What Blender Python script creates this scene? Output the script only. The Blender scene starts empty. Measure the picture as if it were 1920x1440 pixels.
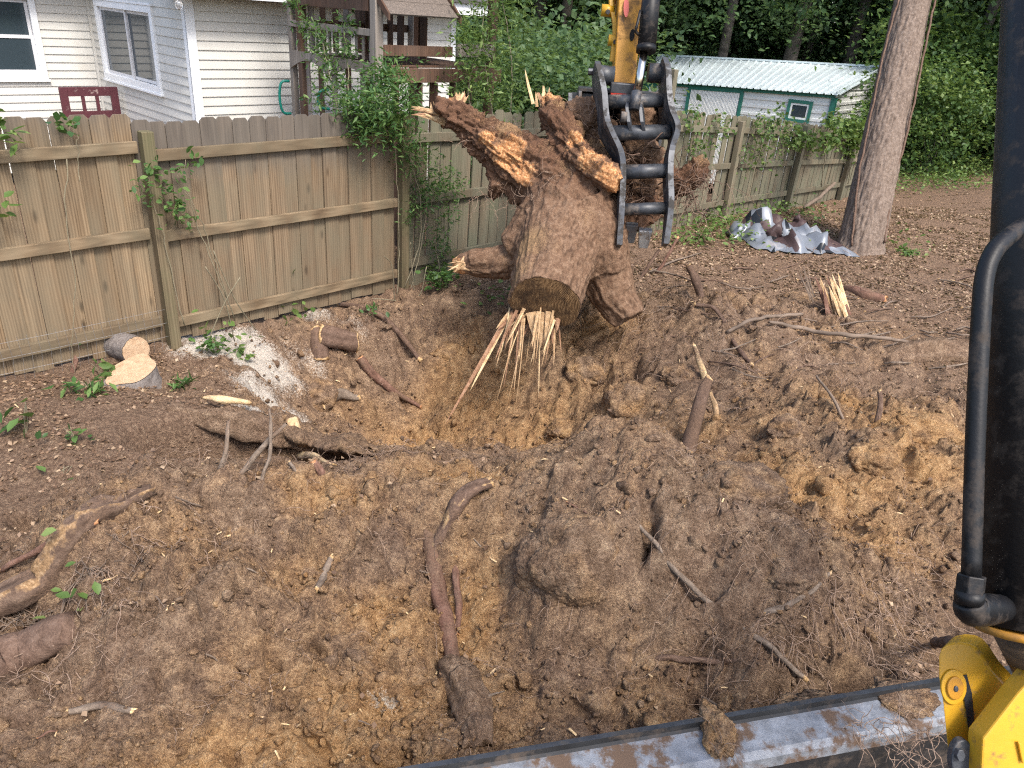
import bpy, math, random
import numpy as np
from mathutils import Matrix, Vector

random.seed(11)
RNG = np.random.default_rng(11)
scene = bpy.context.scene
COL = scene.collection
A = np.array

# ------------------------------------------------------------------ camera
FPX, CX, CY = 1420.0, 960.0, 720.0
ROLL, PITCH, EYE = math.radians(4.42), math.radians(26.1), 2.75
FWD = A([0, math.cos(PITCH), -math.sin(PITCH)])
_u0 = A([0, math.sin(PITCH), math.cos(PITCH)])
RGT = math.cos(ROLL) * A([1.0, 0, 0]) + math.sin(ROLL) * _u0
UPV = -math.sin(ROLL) * A([1.0, 0, 0]) + math.cos(ROLL) * _u0
CAMP = A([0, 0, EYE])
cd = bpy.data.cameras.new('camera')
cd.sensor_width = 36
cd.lens = FPX / 1920 * 36
cd.clip_start = 0.05
cd.clip_end = 600
cam = bpy.data.objects.new('camera', cd)
COL.objects.link(cam)
M = Matrix.Identity(4)
for i in range(3):
    M[i][0], M[i][1], M[i][2], M[i][3] = RGT[i], UPV[i], -FWD[i], CAMP[i]
cam.matrix_world = M
scene.camera = cam

# ------------------------------------------------------------------ light
SUN_EL, SUN_AZ = 54.0, 146.0          # azimuth of the sun, degrees clockwise from +Y (from behind the camera's right shoulder)
W = bpy.data.worlds.new('World')
scene.world = W
W.use_nodes = True
wn = W.node_tree
bg = wn.nodes['Background']
sky = wn.nodes.new('ShaderNodeTexSky')
sky.sky_type = 'NISHITA'
sky.sun_disc = False
sky.sun_elevation = math.radians(SUN_EL)
sky.sun_rotation = math.radians(SUN_AZ)
sky.air_density = 1.0
sky.dust_density = 3.0
sky.ozone_density = 1.0
wn.links.new(sky.outputs[0], bg.inputs[0])
bg.inputs[1].default_value = 0.12
sl = bpy.data.lights.new('sun', 'SUN')
sl.energy = 1.5
sl.angle = math.radians(15)
sl.color = (1.0, 0.95, 0.88)
so = bpy.data.objects.new('sun', sl)
COL.objects.link(so)
_sd = Vector((math.sin(math.radians(SUN_AZ)) * math.cos(math.radians(SUN_EL)),
              math.cos(math.radians(SUN_AZ)) * math.cos(math.radians(SUN_EL)), math.sin(math.radians(SUN_EL))))
so.rotation_euler = _sd.to_track_quat('Z', 'Y').to_euler()
so.location = (0, 0, 30)
scene.view_settings.view_transform = 'Standard'
scene.view_settings.look = 'None'
scene.view_settings.exposure = 1.58
scene.view_settings.gamma = 1.0
scene.cycles.use_denoising = False
scene.cycles.sampling_pattern = 'BLUE_NOISE'
scene.cycles.filter_width = 1.2
scene.cycles.sample_clamp_indirect = 4.0
scene.cycles.max_bounces = 6
scene.cycles.diffuse_bounces = 3
scene.cycles.transparent_max_bounces = 6


# ------------------------------------------------------------------ geometry of the place
def ray(x, y):
    return FWD + RGT * (x - CX) / FPX - UPV * (y - CY) / FPX


def D(x, y, dep):
    return CAMP + ray(x, y) * dep


def G(x, y, z=0.0):
    d = ray(x, y)
    return CAMP + d * ((z - EYE) / d[2])


def on(x, y, p0, n):
    d = ray(x, y)
    return CAMP + d * (((A(p0) - CAMP) @ n) / (d @ n))


def unit(v):
    v = A(v, dtype=float)
    return v / (np.linalg.norm(v) + 1e-12)


AZ = math.radians(43.3)
FU = A([math.sin(AZ), math.cos(AZ), 0.0])       # along the fence, away from the camera
FN = A([FU[1], -FU[0], 0.0])                     # out of the fence, towards the camera
FP = G(752, 545)                                 # foot of the middle fence post
ZV = A([0, 0, 1.0])

# ------------------------------------------------------------------ noise
_P = RNG.permutation(256)
_P = np.concatenate([_P, _P, _P]).astype(np.int32)
_ang = np.linspace(0, 2 * np.pi, 256, endpoint=False)
_G2 = np.stack([np.cos(_ang), np.sin(_ang)], 1).astype(np.float32)
_g = RNG.normal(size=(256, 3)).astype(np.float32)
_G3 = _g / np.linalg.norm(_g, axis=1, keepdims=True)


def n2(x, y, s=0):
    x = np.asarray(x, np.float32) + s * 17.31
    y = np.asarray(y, np.float32) - s * 9.77
    xi, yi = np.floor(x).astype(np.int32), np.floor(y).astype(np.int32)
    xf, yf = x - xi, y - yi
    xi &= 255
    yi &= 255
    u = xf * xf * xf * (xf * (xf * 6 - 15) + 10)
    v = yf * yf * yf * (yf * (yf * 6 - 15) + 10)

    def g(ix, iy, dx, dy):
        h = _G2[_P[_P[ix] + iy]]
        return h[..., 0] * dx + h[..., 1] * dy
    a = g(xi, yi, xf, yf)
    b = g(xi + 1, yi, xf - 1, yf)
    c = g(xi, yi + 1, xf, yf - 1)
    d = g(xi + 1, yi + 1, xf - 1, yf - 1)
    return 1.4 * ((a + u * (b - a)) * (1 - v) + (c + u * (d - c)) * v)


def n3(p, s=0):
    p = np.asarray(p, np.float32) + A([s * 7.3, s * 3.1, -s * 5.7], np.float32)
    i = np.floor(p).astype(np.int32)
    f = p - i
    i &= 255
    w = f * f * f * (f * (f * 6 - 15) + 10)
    out = 0
    for dx in (0, 1):
        for dy in (0, 1):
            for dz in (0, 1):
                g = _G3[_P[_P[_P[i[:, 0] + dx] + i[:, 1] + dy] + i[:, 2] + dz]]
                v = g[:, 0] * (f[:, 0] - dx) + g[:, 1] * (f[:, 1] - dy) + g[:, 2] * (f[:, 2] - dz)
                k = (w[:, 0] if dx else 1 - w[:, 0]) * (w[:, 1] if dy else 1 - w[:, 1]) * (w[:, 2] if dz else 1 - w[:, 2])
                out = out + k * v
    return 1.5 * out


def fb2(x, y, o, s=0, gain=.5):
    r, a = 0, 1.0
    for k in range(o):
        r = r + a * n2(x, y, s + k)
        x, y, a = x * 2.03, y * 2.03, a * gain
    return r


def fb3(p, o, s=0, gain=.5):
    r, a = 0, 1.0
    for k in range(o):
        r = r + a * n3(p, s + k)
        p, a = p * 2.03, a * gain
    return r


def worley(x, y, s=0):
    """distance to the nearest of jittered cell points, and that cell's random value"""
    x = np.asarray(x, np.float32) + s * 5.3
    y = np.asarray(y, np.float32) - s * 7.9
    xi, yi = np.floor(x).astype(np.int32), np.floor(y).astype(np.int32)
    best, rv = np.full(x.shape, 9.0, np.float32), np.zeros(x.shape, np.float32)
    for dx in (-1, 0, 1):
        for dy in (-1, 0, 1):
            h = _P[_P[(xi + dx) & 255] + ((yi + dy) & 255)]
            h2 = _P[h + 77]
            d = np.hypot(xi + dx + h / 255.0 - x, yi + dy + h2 / 255.0 - y)
            m = d < best
            best = np.where(m, d, best)
            rv = np.where(m, _P[h + 151] / 255.0, rv)
    return best, rv


def clodh(x, y, f, s):
    wx = x * f + .35 * n2(x * f * 1.7, y * f * 1.7, s + 2)
    wy = y * f + .35 * n2(x * f * 1.7 + 9, y * f * 1.7, s + 3)
    d, r = worley(wx, wy, s)
    R_ = .30 + .50 * r
    return np.sqrt(np.maximum(0, 1 - (d / R_) ** 2)) * (.25 + .75 * r)


def sstep(a, b, x):
    t = np.clip((x - a) / (b - a), 0, 1)
    return t * t * (3 - 2 * t)


# ------------------------------------------------------------------ materials
def _set(nt, sock, v):
    if hasattr(v, 'is_linked') or isinstance(v, bpy.types.NodeSocket):
        nt.links.new(v, sock)
    else:
        if isinstance(v, (tuple, list)) and len(v) == 3 and sock.type == 'RGBA':
            v = (*v, 1)
        sock.default_value = v


class NT:
    def __init__(s, name):
        s.m = bpy.data.materials.new(name)
        s.m.use_nodes = True
        s.t = s.m.node_tree
        s.b = s.t.nodes['Principled BSDF']
        s.out = s.t.nodes['Material Output']

    def n(s, typ, out=0, props=None, **kw):
        nd = s.t.nodes.new('ShaderNode' + typ)
        for k, v in (props or {}).items():
            setattr(nd, k, v)
        for k, v in kw.items():
            k = k.replace('_', ' ')
            _set(s.t, nd.inputs[int(k[1:])] if k[0] == 'i' and k[1:].isdigit() else nd.inputs[k], v)
        return nd.outputs[out]

    def noise(s, vec, scale, detail=4, rough=.6, dist=0.0):
        return s.n('TexNoise', Vector=vec, Scale=scale, Detail=detail, Roughness=rough, Distortion=dist)

    def ramp(s, fac, *stops, interp='LINEAR'):
        nd = s.t.nodes.new('ShaderNodeValToRGB')
        nd.color_ramp.interpolation = interp
        e = nd.color_ramp.elements
        while len(e) < len(stops):
            e.new(.5)
        for el, (p, c) in zip(e, stops):
            el.position = p
            el.color = (*c, 1) if isinstance(c, (tuple, list)) else (c, c, c, 1)
        s.t.links.new(fac, nd.inputs[0])
        return nd.outputs[0]

    def mix(s, f, a, b, mode='MIX'):
        nd = s.t.nodes.new('ShaderNodeMix')
        nd.data_type = 'RGBA'
        nd.blend_type = mode
        _set(s.t, nd.inputs[0], f)
        _set(s.t, nd.inputs[6], a)
        _set(s.t, nd.inputs[7], b)
        return nd.outputs[2]

    def math(s, op, a, b=0.0):
        return s.n('Math', props={'operation': op}, i0=a, i1=b)

    def attr(s, name):
        nd = s.t.nodes.new('ShaderNodeAttribute')
        nd.attribute_name = name
        return nd.outputs['Fac']

    def obj(s):
        return s.n('TexCoord', 3)

    def pos(s):
        return s.n('NewGeometry', 0)

    def rnd(s):
        nd = s.t.nodes.new('ShaderNodeObjectInfo')
        return nd.outputs['Random']

    def maps(s, vec, scale=(1, 1, 1), loc=(0, 0, 0)):
        return s.n('Mapping', Vector=vec, Scale=scale, Location=loc)

    def shift(s, vec, k=37.0):
        r = s.math('MULTIPLY', s.rnd(), k)
        c = s.n('CombineXYZ', i0=r, i1=r, i2=r)
        return s.n('VectorMath', props={'operation': 'ADD'}, i0=vec, i1=c)

    def bump(s, h, strength=.5, dist=.01, normal=None):
        kw = dict(Height=h, Strength=strength, Distance=dist)
        if normal is not None:
            kw['Normal'] = normal
        return s.n('Bump', **kw)

    def fin(s, color=None, rough=.9, normal=None, metal=0.0, spec=.3):
        if color is not None:
            _set(s.t, s.b.inputs['Base Color'], color)
        _set(s.t, s.b.inputs['Roughness'], rough)
        _set(s.t, s.b.inputs['Metallic'], metal)
        _set(s.t, s.b.inputs['Specular IOR Level'], spec)
        if normal is not None:
            _set(s.t, s.b.inputs['Normal'], normal)
        return s.m


def soil_mat():
    m = NT('soil')
    p = m.pos()
    big = m.noise(p, 2.2, 4)
    mid = m.noise(p, 13, 5, .65)
    fine = m.noise(p, 62, 5, .78)
    grit = m.noise(p, 170, 3, .75)
    gf = m.math('ADD', m.math('MULTIPLY', mid, .34), m.math('ADD', m.math('MULTIPLY', fine, .40), m.math('MULTIPLY', grit, .26)))
    top = m.ramp(gf, (.37, (.066, .040, .026)), (.46, (.188, .121, .077)), (.53, (.305, .206, .136)), (.63, (.52, .385, .265)))
    top = m.mix(m.ramp(big, (.42, 0.0), (.62, .45)), top, m.ramp(gf, (.37, (.058, .035, .025)), (.5, (.212, .134, .094)), (.63, (.40, .28, .20))))
    sand = m.ramp(gf, (.37, (.160, .080, .034)), (.46, (.37, .203, .088)), (.54, (.54, .33, .158)), (.64, (.71, .50, .285)))
    sf = m.math('ADD', m.attr('sand'), m.math('MULTIPLY', m.math('SUBTRACT', mid, .5), 1.0))
    sf = m.math('ADD', sf, m.math('MULTIPLY', m.math('SUBTRACT', fine, .5), .9))
    c = m.mix(m.ramp(sf, (.10, 0.0), (.86, .95)), top, sand)
    lit = m.ramp(m.noise(p, 42, 6, .85), (.32, (.065, .040, .027)), (.47, (.18, .115, .077)), (.57, (.30, .200, .132)), (.68, (.47, .345, .23)))
    c = m.mix(m.attr('litter'), c, lit)
    df = m.math('ADD', m.attr('dust'), m.math('MULTIPLY', m.math('SUBTRACT', fine, .5), 1.3))
    c = m.mix(m.ramp(df, (.42, 0.0), (.66, 1.0)), c, m.ramp(grit, (.3, (.45, .38, .30)), (.7, (.76, .70, .62))))
    h = m.math('ADD', m.math('MULTIPLY', fine, 1.0), m.math('MULTIPLY', grit, .5))
    return m.fin(c, .97, m.bump(h, 1.0, .03), spec=.12)


def wood_mat(name, c0, c1, c2, grey=0.0, greyc=(.2, .19, .18), streak=1.0, green=0.0, axis=2, topgrey=None, rough=.85):
    """weathered timber; grain along local `axis`, each board shifted by its own random value"""
    m = NT(name)
    o = m.obj()
    sc = [13, 13, 13]
    sc[axis] = .75
    v = m.shift(m.maps(o, tuple(sc)))
    wob = m.noise(v, 1.1, 6, .62, .8)
    ring = m.n('TexWave', 1, props={'wave_type': 'BANDS', 'bands_direction': 'X'}, Vector=v, Scale=1.15, Distortion=7.0, Detail=3.0, Detail_Scale=.9)
    fine = m.noise(m.maps(v, (5, 5, 1.5)), 1.6, 4, .7)
    f = m.math('ADD', m.math('MULTIPLY', ring, .16), m.math('ADD', m.math('MULTIPLY', wob, .62), m.math('MULTIPLY', fine, .24)))
    c = m.ramp(f, (.34, c0), (.52, c1), (.70, c2))
    c = m.mix(m.ramp(m.rnd(), (.0, .0), (1.0, .95)), c, m.mix(.30, tuple(x * .50 for x in c1), c))
    kn = m.n('TexVoronoi', Vector=m.shift(m.maps(o, (7, 7, 2.4) if axis == 2 else (2.4, 7, 7)), 91.0), Scale=1.0)
    c = m.mix(m.ramp(kn, (.05, .8), (.16, 0.0)), c, tuple(x * .35 for x in c0))
    bl = m.noise(m.shift(m.maps(o, (2.5, 2.5, 1.2)), 53.0), 1.5, 4)
    if grey:
        c = m.mix(m.math('MULTIPLY', m.ramp(bl, (.35, 0.0), (.65, 1.0)), grey), c, greyc)
    if green:
        c = m.mix(m.math('MULTIPLY', m.ramp(bl, (.4, 0.0), (.7, 1.0)), green), c, (.11, .13, .06))
    if topgrey:
        z = m.n('SeparateXYZ', 2, Vector=o)
        tz = m.math('ADD', z, m.math('MULTIPLY', m.math('SUBTRACT', bl, .5), .5))
        c = m.mix(m.ramp(m.math('SUBTRACT', tz, topgrey), (0.0, 0.0), (.35, .8)), c, m.mix(wob, (.035, .033, .032), (.19, .165, .14)))
    return m.fin(c, rough, m.bump(f, .45, .004), spec=.2)


def plain(name, c, rough=.6, metal=0.0, var=.15, scale=6.0, bump=0.0, spec=.4, dirt=None, dscale=4.0, damt=(.5, .7)):
    m = NT(name)
    o = m.shift(m.obj())
    a = m.noise(o, scale, 5, .6)
    col = m.mix(m.ramp(a, (.3, 0.0), (.75, 1.0)), c, tuple(min(1, x * (1 - var * 2)) for x in c))
    r = rough
    if dirt:
        d = m.noise(o, dscale, 7, .68)
        f = m.ramp(d, (damt[0], 0.0), (damt[1], 1.0))
        col = m.mix(f, col, dirt)
        r = m.math('ADD', rough, m.math('MULTIPLY', f, max(0, .95 - rough)))
    nm = m.bump(m.noise(o, scale * 12, 3), bump, .003) if bump else None
    return m.fin(col, r, nm, metal, spec)


def leaf_mat(name, dark, lite, tip, trans=.35):
    m = NT(name)
    v = m.attr('v')
    c = m.ramp(v, (.0, dark), (.55, lite), (1.0, tip))
    tr = m.n('BsdfTranslucent', Color=m.mix(.5, c, (.22, .32, .05)))
    m.fin(c, .5, spec=.35)
    mx = m.t.nodes.new('ShaderNodeMixShader')
    mx.inputs[0].default_value = trans
    m.t.links.new(m.b.outputs[0], mx.inputs[1])
    m.t.links.new(tr, mx.inputs[2])
    m.t.links.new(mx.outputs[0], m.out.inputs[0])
    return m.m


def root_mat(name, c0, c1, c2, raw=(.52, .33, .16), raw2=(.72, .55, .32), dirtc=(.145, .092, .062)):
    """bark or peeled root: vertex values 'raw' (torn bare wood) and 'dirt' (soil clinging to it)"""
    m = NT(name)
    p = m.pos()
    a = m.noise(p, 22, 5, .65)
    b = m.noise(p, 95, 4, .7)
    c = m.ramp(m.math('ADD', m.math('MULTIPLY', a, .6), m.math('MULTIPLY', b, .4)), (.32, c0), (.5, c1), (.68, c2))
    g = m.noise(p, 60, 3, .6)
    rw = m.ramp(g, (.3, tuple(x * .55 for x in raw)), (.5, raw), (.7, raw2))
    rf = m.math('ADD', m.attr('raw'), m.math('MULTIPLY', m.math('SUBTRACT', a, .5), .9))
    c = m.mix(m.attr('mud'), c, m.ramp(b, (.3, (.046, .022, .013)), (.55, (.122, .063, .038)), (.8, (.21, .125, .078))))
    gr = m.attr('grain')
    c = m.mix(m.ramp(gr, (.15, 0.0), (.75, .85)), c, m.mix(.75, c, (.03, .017, .011)))
    c = m.mix(m.ramp(rf, (.42, 0.0), (.6, 1.0)), c, m.mix(m.math('MULTIPLY', gr, .6), rw, tuple(x * .35 for x in raw)))
    df = m.math('ADD', m.attr('dirt'), m.math('MULTIPLY', m.math('SUBTRACT', b, .5), 1.1))
    c = m.mix(m.ramp(df, (.38, 0.0), (.66, 1.0)), c, m.ramp(b, (.3, tuple(x * .6 for x in dirtc)), (.55, dirtc), (.8, tuple(x * 1.7 for x in dirtc))))
    h = m.math('ADD', a, m.math('MULTIPLY', b, .6))
    return m.fin(c, .92, m.bump(h, .8, .012), spec=.15)


MS = soil_mat()
M_FENCE = wood_mat('fence_wood_tan', (.105, .069, .040), (.240, .168, .100), (.36, .266, .165), grey=.5, greyc=(.165, .135, .098), green=.1, topgrey=1.62)
M_FENCE2 = wood_mat('fence_wood_greyed', (.100, .067, .041), (.222, .157, .097), (.33, .245, .157), grey=.5, greyc=(.16, .135, .102), green=.15, topgrey=1.25)
M_FENCE3 = wood_mat('fence_wood_old', (.095, .077, .050), (.175, .143, .092), (.26, .215, .15), grey=.4, green=.5)
M_RAIL = wood_mat('rail_wood', (.100, .068, .040), (.205, .146, .088), (.31, .232, .148), axis=0, grey=.3, greyc=(.18, .155, .12), green=.15)
M_POST = wood_mat('post_wood', (.090, .066, .040), (.170, .128, .078), (.255, .198, .125), green=.45)
M_PLAY = wood_mat('play_wood_brown', (.055, .032, .021), (.115, .062, .040), (.185, .105, .068), grey=.3, greyc=(.15, .12, .10))
M_PLAYG = wood_mat('play_wood_grey', (.15, .125, .105), (.265, .225, .19), (.38, .335, .295), grey=.3, greyc=(.30, .275, .25))
M_SIDING = plain('vinyl_siding', (.60, .585, .54), .55, var=.05, scale=1.5, bump=.05, dirt=(.48, .45, .39), dscale=1.2, damt=(.5, .85))
M_TRIM = plain('white_trim', (.78, .80, .82), .4, var=.03, scale=3, dirt=(.6, .6, .58), dscale=2.5, damt=(.55, .85))
M_VINYL = plain('window_vinyl', (.62, .62, .64), .4, var=.05)
M_SHINGLE = plain('roof_shingle', (.19, .155, .13), .95, var=.35, scale=60, bump=.6)
M_SHINGLE2 = plain('roof_shingle_grey', (.13, .125, .12), .95, var=.35, scale=60, bump=.6)
M_MAROON = plain('maroon_paint', (.105, .028, .036), .6, var=.2, scale=5, dirt=(.33, .24, .22), dscale=5, damt=(.6, .66))
M_SHEDW = plain('shed_white_metal', (.74, .75, .72), .4, var=.05, scale=1.0, dirt=(.55, .55, .5), dscale=.8, damt=(.5, .85))
M_SHEDR = plain('shed_roof_metal', (.62, .70, .72), .33, metal=.25, var=.08, scale=.7, dirt=(.5, .55, .55), dscale=.6, damt=(.45, .8))
M_GREEN = plain('green_trim', (.035, .17, .125), .45, var=.12)
M_TEAL = plain('green_plastic', (.01, .17, .13), .35, var=.1)
M_YEL = plain('machine_yellow', (.60, .32, .018), .42, var=.14, scale=7, bump=.15, dirt=(.13, .085, .045), dscale=26.0, damt=(.56, .72), spec=.45)
M_YELD = plain('machine_yellow_worn', (.52, .24, .02), .45, var=.18, scale=5, dirt=(.09, .055, .03), dscale=5.0, damt=(.5, .66), spec=.4)
M_BLACK = plain('machine_black', (.055, .061, .072), .45, var=.4, scale=9, bump=.3, dirt=(.19, .155, .125), dscale=8.0, damt=(.50, .68), spec=.5)
M_BLACKC = plain('cylinder_black', (.006, .006, .007), .5, var=.2, scale=9, bump=.2, dirt=(.060, .046, .036), dscale=22.0, damt=(.50, .74), spec=.35)
M_WORN = plain('worn_steel_edge', (.085, .09, .10), .42, metal=.5, var=.3, scale=12, dirt=(.07, .065, .06), dscale=9, damt=(.5, .6))
M_CHROME = plain('chrome_rod', (.62, .58, .52), .16, metal=1.0, var=.05)
M_BUCKET = plain('bucket_steel', (.10, .105, .115), .42, metal=.4, var=.3, scale=6, dirt=(.13, .09, .06), dscale=5.0, damt=(.48, .66))
M_MUD = plain('muddy_steel', (.060, .042, .028), .85, var=.3, scale=14, bump=.6, dirt=(.15, .10, .066), dscale=9, damt=(.45, .7))
M_TOOTH = plain('bucket_tooth_steel', (.42, .41, .40), .35, metal=.6, var=.2, scale=10, dirt=(.16, .11, .07), dscale=8.0, damt=(.52, .62))
M_BLADE = plain('blade_bare_steel', (.27, .285, .31), .5, metal=.3, var=.3, scale=22, bump=.5, dirt=(.125, .082, .056), dscale=7.0, damt=(.50, .58))
M_BLADEK = plain('blade_black_paint', (.025, .026, .028), .5, var=.3, scale=8, dirt=(.12, .085, .06), dscale=5.0, damt=(.52, .7))
M_RED = plain('red_decal', (.42, .035, .02), .4, var=.1)
M_SILVER = plain('tarp_silver', (.22, .24, .27), .38, metal=.3, var=.12, scale=2, dirt=(.2, .15, .12), dscale=3.0, damt=(.56, .75))
M_ROOT = root_mat('root_bark', (.065, .040, .029), (.130, .083, .060), (.205, .140, .105))
M_ROOTR = root_mat('root_red_bark', (.085, .044, .031), (.165, .090, .064), (.25, .155, .115), raw=(.48, .23, .11), raw2=(.62, .38, .2))
M_LOGR = root_mat('split_log_bark', (.060, .038, .027), (.125, .082, .058), (.20, .140, .10), raw=(.27, .165, .085), raw2=(.42, .29, .17))
M_GREYST = root_mat('grey_stick_bark', (.10, .076, .058), (.185, .142, .108), (.29, .235, .185))
M_STUMP = root_mat('stump_bark', (.072, .039, .024), (.158, .095, .059), (.27, .180, .120), raw=(.43, .20, .085), raw2=(.70, .46, .24), dirtc=(.225, .142, .076))
M_TREEB = root_mat('tree_bark', (.085, .062, .047), (.175, .132, .104), (.285, .228, .188), raw=(.55, .22, .07), raw2=(.66, .36, .15), dirtc=(.14, .085, .06))
M_PALE = root_mat('split_wood_pale', (.40, .27, .13), (.60, .43, .24), (.78, .62, .40))
M_SPL = root_mat('split_wood_dull', (.25, .15, .075), (.42, .275, .15), (.58, .42, .26))
M_SPL2 = root_mat('split_wood_red', (.16, .08, .045), (.29, .16, .095), (.42, .27, .17))
M_CUT = root_mat('fresh_cut_wood', (.34, .215, .125), (.47, .32, .20), (.56, .42, .28))
def ring_mat():
    m = NT('dark_cut_wood')  # darker than the other cut wood, with rings and dark blotches
    r = m.math('ADD', m.attr('raw'), m.math('MULTIPLY', m.noise(m.pos(), 9, 3), .10))
    w = m.math('SINE', m.math('MULTIPLY', r, 150.0))
    saw = m.noise(m.maps(m.pos(), (90, 12, 12)), 1.0, 4, .7)
    c = m.ramp(m.math('ADD', m.math('MULTIPLY', w, .10), saw), (.3, (.085, .047, .023)), (.52, (.21, .122, .058)), (.72, (.40, .25, .125)))
    c = m.mix(m.ramp(m.noise(m.pos(), 7, 5, .7), (.45, 0.0), (.62, .85)), c, (.055, .034, .022))
    return m.fin(c, .9, m.bump(m.math('ADD', saw, m.math('MULTIPLY', w, .15)), .8, .012), spec=.15)


M_CUTD = ring_mat()
M_LOGB = root_mat('log_bark', (.09, .075, .068), (.18, .155, .14), (.30, .27, .25))
M_FINE = root_mat('fine_roots', (.15, .10, .07), (.29, .20, .145), (.45, .335, .25))
M_TWIG = plain('dead_twig', (.21, .155, .115), .9, var=.3)
M_VSTEM = plain('vine_stem', (.25, .215, .14), .8, var=.25)
M_LEAF = leaf_mat('leaf_vine', (.028, .066, .022), (.070, .150, .042), (.19, .28, .085))
M_LEAFB = leaf_mat('leaf_bush', (.032, .070, .022), (.092, .165, .048), (.25, .31, .095))
M_LEAFD = leaf_mat('leaf_woods', (.034, .074, .036), (.100, .172, .076), (.205, .28, .125), .45)
M_LEAFY = leaf_mat('leaf_weed', (.045, .090, .022), (.115, .190, .048), (.26, .33, .11))
M_DRY = leaf_mat('leaf_dry', (.095, .054, .032), (.235, .148, .092), (.40, .29, .185), .1)
M_WIRE = plain('fence_wire', (.36, .36, .36), .4, metal=.7)
M_BARKD = plain('woods_bark', (.17, .145, .125), .95, var=.4, scale=5, bump=.6)


def glass_mat():
    m = NT('window_glass')
    return m.fin((.035, .050, .060), .06, spec=.6)


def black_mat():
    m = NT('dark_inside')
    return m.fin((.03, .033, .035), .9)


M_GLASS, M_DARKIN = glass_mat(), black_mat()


# ------------------------------------------------------------------ object helpers
def tag(o, label=None, cat=None, group=None, kind=None):
    if label:
        o['label'] = label
    if cat:
        o['category'] = cat
    if group:
        o['group'] = group
    if kind:
        o['kind'] = kind
    return o


def thing(name, label, cat, loc=(0, 0, 0), group=None):
    e = bpy.data.objects.new(name, None)
    e.empty_display_size = .1
    e.location = tuple(float(v) for v in loc)
    COL.objects.link(e)
    return tag(e, label, cat, group)


def wloc(o):
    if o.parent is None:
        return Vector(o.location)
    return wloc(o.parent) + o.matrix_parent_inverse.translation + Vector(o.location)


def link(name, me, parent=None):
    o = bpy.data.objects.new(name, me)
    COL.objects.link(o)
    if parent is not None:
        o.parent = parent
        o.matrix_parent_inverse = Matrix.Translation(-wloc(parent))
    return o


def mesh(name, V, F, mat, parent=None, smooth=False, attrs=None, bevel=0.0, mats=None, mi=None):
    me = bpy.data.meshes.new(name)
    V = np.asarray(V, np.float32)
    if isinstance(F, np.ndarray):
        k = F.shape[1]
        me.vertices.add(len(V))
        me.vertices.foreach_set('co', V.ravel())
        me.loops.add(F.size)
        me.loops.foreach_set('vertex_index', F.ravel().astype(np.int32))
        me.polygons.add(len(F))
        me.polygons.foreach_set('loop_start', np.arange(0, F.size, k, dtype=np.int32))
        me.update(calc_edges=True)
    else:
        me.from_pydata(V.tolist(), [], F)
        me.update()
    for mm in (mats or [mat]):
        me.materials.append(mm)
    if mi is not None:
        me.polygons.foreach_set('material_index', np.asarray(mi, np.int32))
    if smooth == 'side':
        me.polygons.foreach_set('use_smooth', [len(p.vertices) == 4 for p in me.polygons])
    elif smooth:
        me.polygons.foreach_set('use_smooth', np.ones(len(me.polygons), bool))
    for k, v in (attrs or {}).items():
        at = me.attributes.new(k, 'FLOAT', 'POINT')
        at.data.foreach_set('value', np.asarray(v, np.float32))
    o = link(name, me, parent)
    if bevel:
        b = o.modifiers.new('bevel', 'BEVEL')
        b.width = bevel
        b.segments = 2
        b.limit_method = 'ANGLE'
    return o


class MB:
    """collects faces of one mesh object"""

    def __init__(s):
        s.V, s.F, s.at = [], [], {}

    def add(s, V, F, **at):
        k = len(s.V)
        V = [tuple(map(float, v)) for v in V]
        s.V += V
        s.F += [tuple(int(i) + k for i in f) for f in F]
        for a in set(list(s.at) + list(at)):
            cur = s.at.setdefault(a, [])
            cur += [0.0] * (k - len(cur))
            v = at.get(a, 0.0)
            cur += list(v) if hasattr(v, '__len__') else [v] * len(V)
        return s

    def box(s, c, ax, ay, az):
        """c centre; ax, ay, az half-extent vectors"""
        c, ax, ay, az = map(A, (c, ax, ay, az))
        V = [c + i * ax + j * ay + k * az for k in (-1, 1) for j in (-1, 1) for i in (-1, 1)]
        return s.add(V, [(0, 2, 3, 1), (4, 5, 7, 6), (0, 1, 5, 4), (2, 6, 7, 3), (0, 4, 6, 2), (1, 3, 7, 5)])

    def beam(s, p, q, w, h, up=ZV):
        p, q = A(p), A(q)
        d = unit(q - p)
        side = unit(np.cross(d, up))
        u2 = np.cross(side, d)
        return s.box((p + q) / 2, d * np.linalg.norm(q - p) / 2, side * w / 2, u2 * h / 2)

    def prism(s, P, off):
        P = [A(p, dtype=float) for p in P]
        n = len(P)
        V = P + [p + A(off) for p in P]
        F = [tuple(range(n))[::-1], tuple(range(n, 2 * n))] + [(i, (i + 1) % n, n + (i + 1) % n, n + i) for i in range(n)]
        return s.add(V, F)

    def tube(s, path, rad, seg=8, cap=True, **at):
        V, F = tube(path, rad, seg, cap)
        return s.add(V, F, **at)

    def build(s, name, mat, parent=None, **kw):
        at = {k: v + [0.0] * (len(s.V) - len(v)) for k, v in s.at.items()}
        return mesh(name, s.V, s.F, mat, parent, attrs=at, **kw)


def smooth_path(P, n):
    P = [A(p, dtype=float) for p in P]
    if len(P) < 3:
        t = np.linspace(0, 1, n)
        return np.stack([P[0] + (P[-1] - P[0]) * k for k in t])
    Q = [2 * P[0] - P[1]] + P + [2 * P[-1] - P[-2]]
    out = []
    for t in np.linspace(0, len(P) - 1 - 1e-6, n):
        i = int(t)
        u = t - i
        a, b, c, d = Q[i:i + 4]
        out.append(.5 * (2 * b + (c - a) * u + (2 * a - 5 * b + 4 * c - d) * u * u + (3 * b - a - 3 * c + d) * u ** 3))
    return np.stack(out)


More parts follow.
